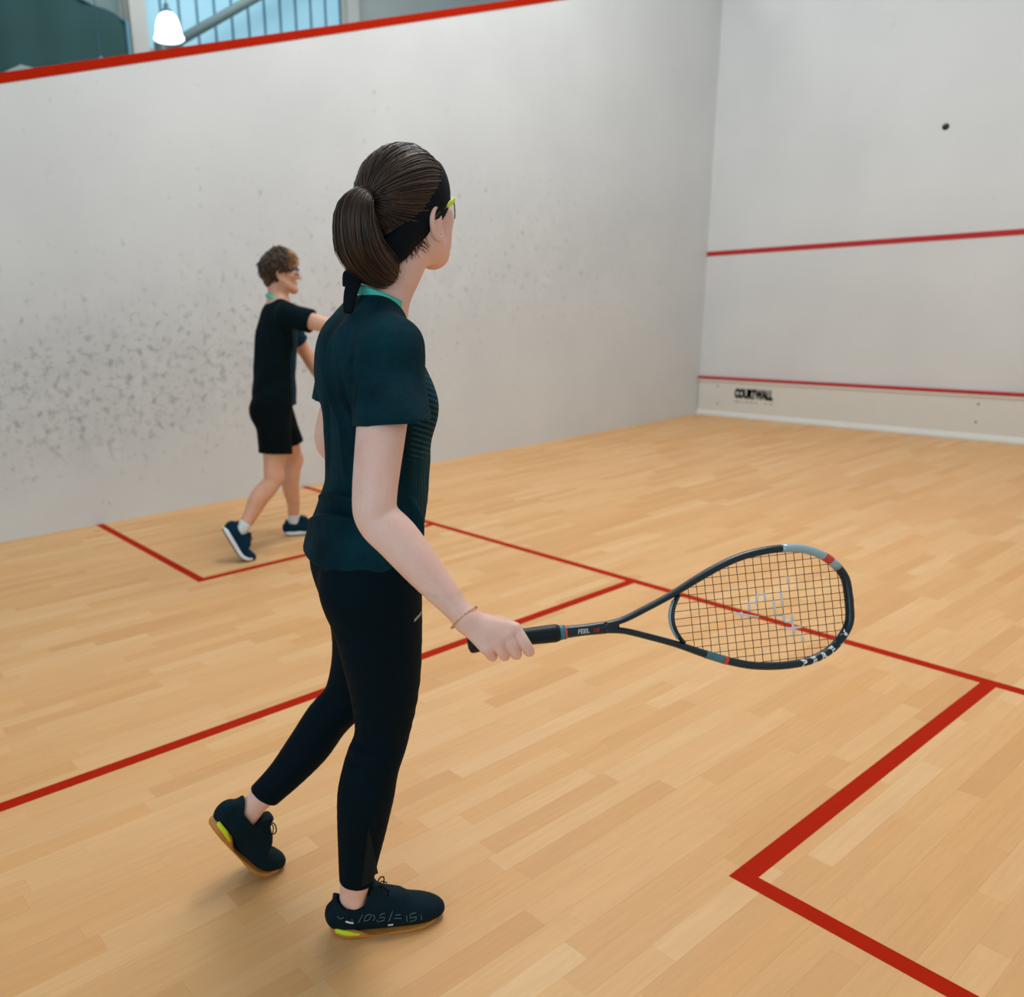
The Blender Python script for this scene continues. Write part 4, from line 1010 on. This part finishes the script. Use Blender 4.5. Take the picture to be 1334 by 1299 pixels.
# --- leggings
legR = Chain([(0.0, .024, .88), (.0, .024, .80), (0, .036, .629), (0, .026, .505), (-.002, -.003, .43), (-.005, -.021, .355), (-.012, -.033, .26), (-.019, -.043, .17), (-.022, -.047, .12)], [.088, .088, .077, .060, .0605, .0615, .052, .0415, .037], [.100, .102, .081, .0615, .062, .0640, .0545, .0435, .039], (1, 0, 0))
legL = Chain([(-.165, .045, .87), (-.172, .072, .79), (-.192, .088, .64), (-.218, .056, .50), (-.247, .008, .43), (-.270, -.036, .36), (-.300, -.092, .285), (-.331, -.146, .223), (-.341, -.162, .205)], [.080, .080, .072, .057, .0545, .0525, .0435, .038, .038], [.082, .082, .073, .0575, .056, .054, .0445, .0395, .0395], (1, 0, 0))
leg = [('u', Chain([(-.09, .052, .94), (-.09, .050, .90), (-.088, .044, .86), (-.088, .036, .80)], [.10, .128, .138, .12], [.070, .084, .092, .085], (.96, -.28, 0)), 0),
       ('u', Ell((-.014, -.012, .850), (.081, .080, .088)), .04), ('u', Ell((-.140, .036, .850), (.074, .072, .086)), .04),
       ('u', legR, .03), ('u', legL, .03), ('i', Half((-.02, -.046, .134), (0, -.12, -1)), .003), ('i', Half((-.326, -.138, .223), (-.18, -.55, -.80)), .003)]
Vt, Fc = nets(leg, (-.38, -.22, .09), (.14, .19, 1.02), .0036)
Vt = fold(Vt, Fc, [((-.03, -.045, .500), (.055, .02, .485), .010, -.004), ((-.03, -.045, .478), (.055, .015, .468), .010, .003), ((-.03, -.04, .455), (.05, -.01, .45), .009, -.003), ((-.0, -.09, .775), (.07, -.02, .755), .02, -.004), ((-.085, -.09, .90), (-.09, -.07, .76), .014, -.010)])
Vt = ripple(Vt, Fc, .0012, 30, 2)
lg = obj('leggings', Vt, Fc, 'leg', wom)
Vt, Fc = letters('ARTENGO', .0082, .0002, .0005)
obj('thigh_print', wrap(leg, Vt, V3(.04, .072, .786), V3(-.40, .90, .14)*1.0, V3(.0, -.15, .98), V3(.90, .43, 0)), Fc, 'white', lg, False)
# mesh insert on the calf
Vq = []; Fq = []
for i in range(13):
    t = i/12; a = -.028-.020*t; b = -.026+.026*t; z = .315-.165*t
    for j in range(7): Vq.append((.0, a+(b-a)*j/6, z))
for i in range(12):
    for j in range(6): Fq.append((i*7+j, i*7+j+1, i*7+7+j+1, i*7+7+j))
Vq = np.array(Vq)
out = cast(leg, Vq, V3(1, -.35, 0), 0, .09, .001)
obj('calf_insert', out, Fq, 'mesh', lg)
# bracelet
wd_ = (wrist-(EL_R+fa*.85)); wd_ /= np.linalg.norm(wd_); bu = hn-(hn@wd_)*wd_; bu /= np.linalg.norm(bu); bv = np.cross(wd_, bu); bcn = wrist-wd_*.004
br_ = MB()
for k in range(44):
    a = 2*np.pi*k/44; p = bcn+bu*.0265*math.cos(a)+bv*.0288*math.sin(a); t = -bu*.0265*math.sin(a)+bv*.0288*math.cos(a); t /= np.linalg.norm(t); o_ = bu*math.cos(a)+bv*math.sin(a); e = wd_ if k % 2 else o_
    br_.tube([p+t*.0026*math.cos(b)+e*.0012*math.sin(b) for b in np.linspace(0, 2*np.pi, 9)[:-1]], .0005, 5, True, hint=tuple(np.cross(t, e)))
tag(br_.build('bracelet', 'gold', wom, True), kind='stuff')

# --- shoes
make_shoe(wom, PLR, True, .268, 'shoe', 'court')
make_shoe(wom, PLL, False, .279, 'shoe', 'court')

# ------------------------------------------------------------------ the man
MG = V3(1.33, -6.52, 0); MRZ = -math.atan2(.30, .954)
man = empty('person', tuple(MG), MRZ, 'person in black T-shirt with turquoise collar, black shorts and navy shoes by the scuffed wall', 'person')
mx, my_ = V3(.95395, -.29998, 0), V3(.29998, .95395, 0)
to_l = lambda d: V3(d@mx, d@my_, d[2]); to_w = lambda q: MG+q[0]*mx+q[1]*my_+V3(0, 0, q[2])
hm = Head(V3(.0, .174, 1.602), rotm(-.10, -.02, 0), .99)
rb_l = V3(.395, .545, 1.155); ra_l = V3(-.21, .07, .39); ra_l /= np.linalg.norm(ra_l); rn_l = V3(.90, -.30, .25); rn_l -= (rn_l@ra_l)*ra_l; rn_l /= np.linalg.norm(rn_l); rw_l = np.cross(rn_l, ra_l)
vec = lambda d: d[0]*mx+d[1]*my_+V3(0, 0, d[2])
racket('squash_racket', to_w(rb_l), vec(ra_l), vec(rw_l), 'squash racket held up behind the ponytail by the player near the wall', False)
mS_R, mE_R = V3(.175, .160, 1.365), V3(.335, .335, 1.305)
mS_L, mE_L, mW_L = V3(-.165, .185, 1.375), V3(-.215, .352, 1.125), V3(-.18, .455, .93)
mW_R = rb_l+.0*ra_l+rn_l*.012+rw_l*-.045
PMR = shoe_place(V3(.205, -.215, .022), -.10, .34, .78, .205); PML = shoe_place(V3(-.170, .335, .0), -.22, 0, 0, .20)
aR, aL = PMR(V3(0, .06, .10))[0], PML(V3(0, .06, .10))[0]; gR, gL = PMR(V3(0, .08, .05))[0], PML(V3(0, .08, .05))[0]
kR, kL = V3(.15, .020, .462), V3(-.15, .208, .485)
mfa = mW_R-mE_R
mbody = [('u', Chain([(0, .085, .88), (0, .10, 1.02), (0, .122, 1.24), (0, .142, 1.36), (0, .150, 1.42)], [.115, .125, .14, .13, .06], [.085, .09, .095, .075, .055]), 0),
         ('u', Chain([mS_L, (0, .155, 1.405), mS_R], [.052, .055, .052], None, (0, 0, 1)), .04),
         ('u', Chain([(0, .145, 1.41), (0, .152, 1.46), hm.p(0, -.02, -.07), hm.p(0, -.02, -.02)], [.066, .056, .054, .055], [.062, .058, .057, .055]), .03),
         ('u', Chain([mS_R, (mS_R+mE_R)/2, mE_R, mE_R+mfa*.3, mE_R+mfa*.75, mW_R], [.054, .048, .041, .042, .031, .028]), .03),
         ('u', Chain([mS_L, (mS_L+mE_L)/2, mE_L, mE_L*.6+mW_L*.4, mW_L], [.054, .048, .041, .041, .028]), .03),
         ('u', Chain([(.09, .06, .86), (.12, .048, .66), kR+V3(0, 0, .03), kR+V3(.005, -.012, -.03), kR*.6+aR*.4+V3(0, -.010, 0), kR*.25+aR*.75, aR, gR], [.070, .070, .056, .053, .056, .041, .034, .03]), .03),
         ('u', Ell(kR+V3(0, .028, .01), (.034, .034, .042)), .03), ('u', Ell(kL+V3(0, .028, .01), (.034, .034, .042)), .03),
         ('u', Chain([(-.09, .11, .86), (-.12, .165, .67), kL+V3(0, 0, .03), kL+V3(-.003, -.006, -.04), kL*.62+aL*.38+V3(0, -.018, 0), kL*.28+aL*.72, aL, gL], [.070, .070, .056, .053, .056, .040, .034, .03]), .03)]
mbody += grip_hand(rb_l, ra_l, rw_l, rn_l, mW_R, 1.05)
ly = (mW_L-mE_L)/np.linalg.norm(mW_L-mE_L); lz = V3(-.2, .8, .4); lz -= (lz@ly)*ly; lz /= np.linalg.norm(lz)
mbody += open_hand(mW_L, ly, np.cross(ly, lz), lz, 1.05) + head_prog(hm, True)
Vt, Fc = solid(mbody, (-.34, -.34, .02), (.52, .74, 1.74), .0055, fine=[(hm.c-V3(.13, .15, .16), hm.c+V3(.13, .17, .14), .0032), (rb_l-.09, rb_l+V3(.09, .13, .17), .0032)])
obj('body', Vt, Fc, 'skinm', man); eyes(hm, man, 'dark')
# T-shirt, shorts
mshirt = [('u', Chain([(0, .085, .845), (0, .088, .92), (0, .10, 1.03), (0, .122, 1.22), (0, .138, 1.33), (0, .148, 1.405)], [.162, .160, .152, .165, .155, .08], [.128, .128, .122, .120, .10, .062]), 0),
          ('u', Chain([mS_L, (0, .155, 1.398), mS_R], [.062, .055, .062], None, (0, 0, 1)), .05)]
def trim_sleeve(a, b, ra, t):
    ch = Chain([a, a*.5+b*.5, b], ra); n = (b-a)/np.linalg.norm(b-a); c = a+(b-a)*t
    def f(X, Y, Z):
        D = None
        for q in ch.parts:
            d = q.f(X, Y, Z); D = d if D is None else np.minimum(D, d)
        return np.maximum(D, (X-c[0])*n[0]+(Y-c[1])*n[1]+(Z-c[2])*n[2])
    return Fn(f, ch.bb)
mshirt += [('u', trim_sleeve(mS_R, mE_R, [.064, .066, .068], .62), .03), ('u', trim_sleeve(mS_L, mE_L, [.064, .064, .066], .72), .03)]
mshirt += [('i', Half((0, .08, .862), (0, -.06, -1)), .004), ('s', Chain([(0, .150, 1.415), (0, .158, 1.45), (0, .17, 1.52)], [.064, .068, .08], [.062, .066, .08]), .006)]
Vt, Fc = nets(mshirt, (-.34, -.10, .82), (.36, .42, 1.48), .005)
Vt = fold(Vt, Fc, [((.10, .0, .90), (.14, .14, .98), .018, .010), ((.06, -.02, .93), (.14, .12, 1.05), .018, -.010), ((.05, -.0, 1.0), (.16, .13, 1.16), .02, .009), ((.13, .06, 1.28), (.15, .12, 1.15), .018, -.012), ((.02, .0, 1.3), (.03, -.01, 1.05), .02, .008), ((.16, .18, 1.30), (.12, .16, 1.18), .015, .010)])
Vt = ripple(Vt, Fc, .005, 26, 9)
me = fast_mesh('t_shirt', Vt, Fc); me.materials.append(M['shirtm']); me.materials.append(M['panelm'])
cen = Vt[Fc].mean(1); me.polygons.foreach_set('material_index', ((cen[:, 1] > .165) & (cen[:, 2] < 1.30) & (cen[:, 0] < .14)).astype(np.int32))
ts = link(bpy.data.objects.new('t_shirt', me), man)
an = np.linspace(0, 2*np.pi, 41)[:-1]
MB().tube(np.array([(.066*math.cos(a), .150+.066*math.sin(a), 1.448-.030*math.sin(a)-.010*abs(math.cos(a))) for a in an]), .012, 8, True, hint=(0, -.2, 1), rb=.003).build('collar', 'turq', ts, True)
Vl, Fl = letters('7', .03, .0005, .001)
obj('hem_mark', cast(mshirt, V3(.02, .03, .885)+Vl[:, :1]*V3(.5, .86, 0)+Vl[:, 1:2]*V3(0, 0, 1), V3(.86, -.5, 0), 0, .25, .003), Fl, 'white', ts, False)
def trim_leg(pts, ra, rb_, c, n):
    ch = Chain(pts, ra, rb_); n = np.asarray(n)/np.linalg.norm(n)
    def f(X, Y, Z):
        D = None
        for q in ch.parts:
            d = q.f(X, Y, Z); D = d if D is None else np.minimum(D, d)
        return np.maximum(D, (X-c[0])*n[0]+(Y-c[1])*n[1]+(Z-c[2])*n[2])
    return Fn(f, ch.bb)
short = [('u', Chain([(0, .085, .93), (0, .075, .86), (0, .08, .80)], [.14, .152, .13], [.112, .118, .10]), 0),
         ('u', trim_leg([(.085, .055, .85), (.112, .050, .70), (.128, .044, .56)], [.095, .092, .092], [.108, .100, .098], (.12, .045, .592), (.1, -.1, -1)), .03),
         ('u', trim_leg([(-.085, .10, .85), (-.110, .150, .70), (-.128, .195, .56)], [.095, .090, .088], [.104, .096, .092], (-.12, .18, .598), (-.05, .2, -1)), .03), ('u', Ell((.06, .0, .83), (.085, .075, .09)), .04)]
Vt, Fc = nets(short, (-.26, -.12, .54), (.26, .33, .96), .005)
Vt = fold(Vt, Fc, [((.17, .08, .80), (.20, .02, .62), .015, .008), ((.12, -.05, .78), (.14, -.06, .62), .018, -.008), ((.0, .13, .78), (-.05, .22, .66), .02, .008)])
obj('shorts', ripple(Vt, Fc, .004, 24, 4), Fc, 'shorts', man)
for q, pl in ((aR, PMR), (aL, PML)):
    d = kR-aR if q is aR else kL-aL; d = d/np.linalg.norm(d)
    Vt, Fc = nets([('u', Chain([pl(V3(0, .075, .05))[0], q, q+d*.045], [.034, .037, .0385]), 0), ('i', Half(q+d*.038, d), .002)], q-.12, q+.12, .004)
    obj('sock', Vt, Fc, 'sock', man)
make_shoe(man, PMR, True, .285, 'navy', 'run'); make_shoe(man, PML, False, .285, 'navy', 'run')
# hair: cap with short locks swept forward
cap = [('u', Ell(hm.p(*HC), (HR+.009)*hm.k, hm.R), 0), ('u', hm.ell((0, -.066, -.040), (.052, .036, .050)), .03), ('u', hm.ell((0, .052, .090), (.052, .042, .030)), .02), ('i', Half(hm.p(0, .022, -.004), -(V3(0, -.80, .60)@hm.R)), .012)]
Vt, Fc = nets(cap, hm.c-.17, hm.c+.17, .004)
ly_ = (Vt-hm.c)@hm.R[1]/hm.k; lzz = (Vt-hm.c)@hm.R[2]/hm.k
mh = obj('hair', Vt, Fc, 'hairm', man, tone=np.clip(.22+7*np.clip(ly_-.01, 0, .1)+1.0*np.clip(lzz-.08, 0, .1), 0, .8))
paths = []; tones = []
while len(paths) < 1100:
    d = g.normal(size=3); d /= np.linalg.norm(d); p0 = on_hull(d, .010)
    if (-.80*p0[1]+.60*p0[2]) < -.022 and not (p0[1] > .05 and p0[2] > .075): continue
    if abs(p0[0]) > .05 and p0[1] > -.035 and p0[2] < .022: continue
    crown = V3(0, -.05, .11); dirv = p0-crown; n_ = (p0-HC)/np.linalg.norm(p0-HC); dirv = dirv-(dirv@n_)*n_+V3(0, .03, 0)*(p0[2] > .06); dirv /= np.linalg.norm(dirv)+1e-6
    L = g.uniform(.024, .058); t = np.linspace(0, 1, 6)[:, None]; P = p0+dirv*L*t+n_*(.003+.008*np.sin(t*2.4)*g.uniform(.2, 1.9))-n_*(L*L*t*t/.2)+g.normal(size=3)*.006*t
    paths.append(P); tones.append(np.clip(.26+8.5*np.clip(P[:, 1]-.01, 0, .1)+1.2*np.clip(P[:, 2]-.08, 0, .1)+g.normal(0, .10), 0, 1))
V1, F1, T1 = locks(hm, paths, .0030, tones); obj('short_locks', V1, F1, 'hairm', mh, tone=T1)
# beard shadow along the jaw is short hair too
paths = []; tones = []
for i in range(500):
    s = 1 if g.random() < .5 else -1; t = g.random(); a = np.array([(s*.066, .004, -.045), (s*.052, .022, -.078), (s*.026, .062, -.104), (0, .078, -.108)]); q = catmull(a, 8); p = q[int(t*(len(q)-1))]+g.normal(size=3)*.005
    paths.append(np.array([p, p+V3(0, .0, -.004), p+V3(0, .001, -.008)])); tones.append(g.uniform(.3, .6))
V1, F1, T1 = locks(hm, paths, .0011, tones); obj('beard', V1, F1, 'hairm', mh, tone=T1)
# protective glasses
rim = catmull(np.array([(-.068, .066, .012), (-.050, .094, .010), (0, .108, .008), (.050, .094, .010), (.068, .066, .012)]), 4)
mg = MB().tube(hm.w(rim), .0055, 8, hint=V3(0, 0, 1)@hm.R, rb=.003).build('glasses', 'dark', man, True)
for s in (-1, 1):
    MB().tube(hm.w(catmull(np.array([(s*.068, .068, .010), (s*.077, .03, .004), (s*.081, -.005, -.002), (s*.080, -.02, -.012)]), 4)), [.009, .008, .006, .004], 8, hint=V3(0, 0, 1)@hm.R, rb=.003).build('temple', 'dark', mg, True)
    q = catmull(np.array([(s*.064, .072, .010), (s*.046, .096, .009), (s*.024, .104, .007), (s*.010, .104, .002)]), 4); q2 = q.copy(); q2[:, 2] -= .028; n = len(q)
    obj('lens', hm.w(np.vstack([q, q2])), [(i, i+1, n+i+1, n+i) for i in range(n-1)], 'lens', mg)
    MB().tube(hm.w(q2), .0018, 6).build('lens_rim', 'dark', mg, True)

# ------------------------------------------------------------------ the ball in flight before the front wall
bp = CAM+((1232-CX)/F_PX*cR-(165-CY)/F_PX*cU+cF)*5.2
bl = empty('squash_ball', tuple(bp), 0, 'small black squash ball in flight before the front wall', 'ball')
an = np.linspace(0, np.pi, 17)
MB().lathe([(.0202*math.sin(a)*(1-.012*math.exp(-((a-np.pi/2)/.05)**2)), .0202*math.cos(a)) for a in an], sides=28).build('rubber_shell', 'rubber', bl, True)
for dx in (-.0045, .0045):
    MB().lathe([(0, .0004), (.0016, .0003), (.002, -.0004)], sides=10).xf(lambda v, dx=dx: v+V3(dx, 0, math.sqrt(.0202**2-dx*dx))).build('yellow_dot', 'lime', bl, True)
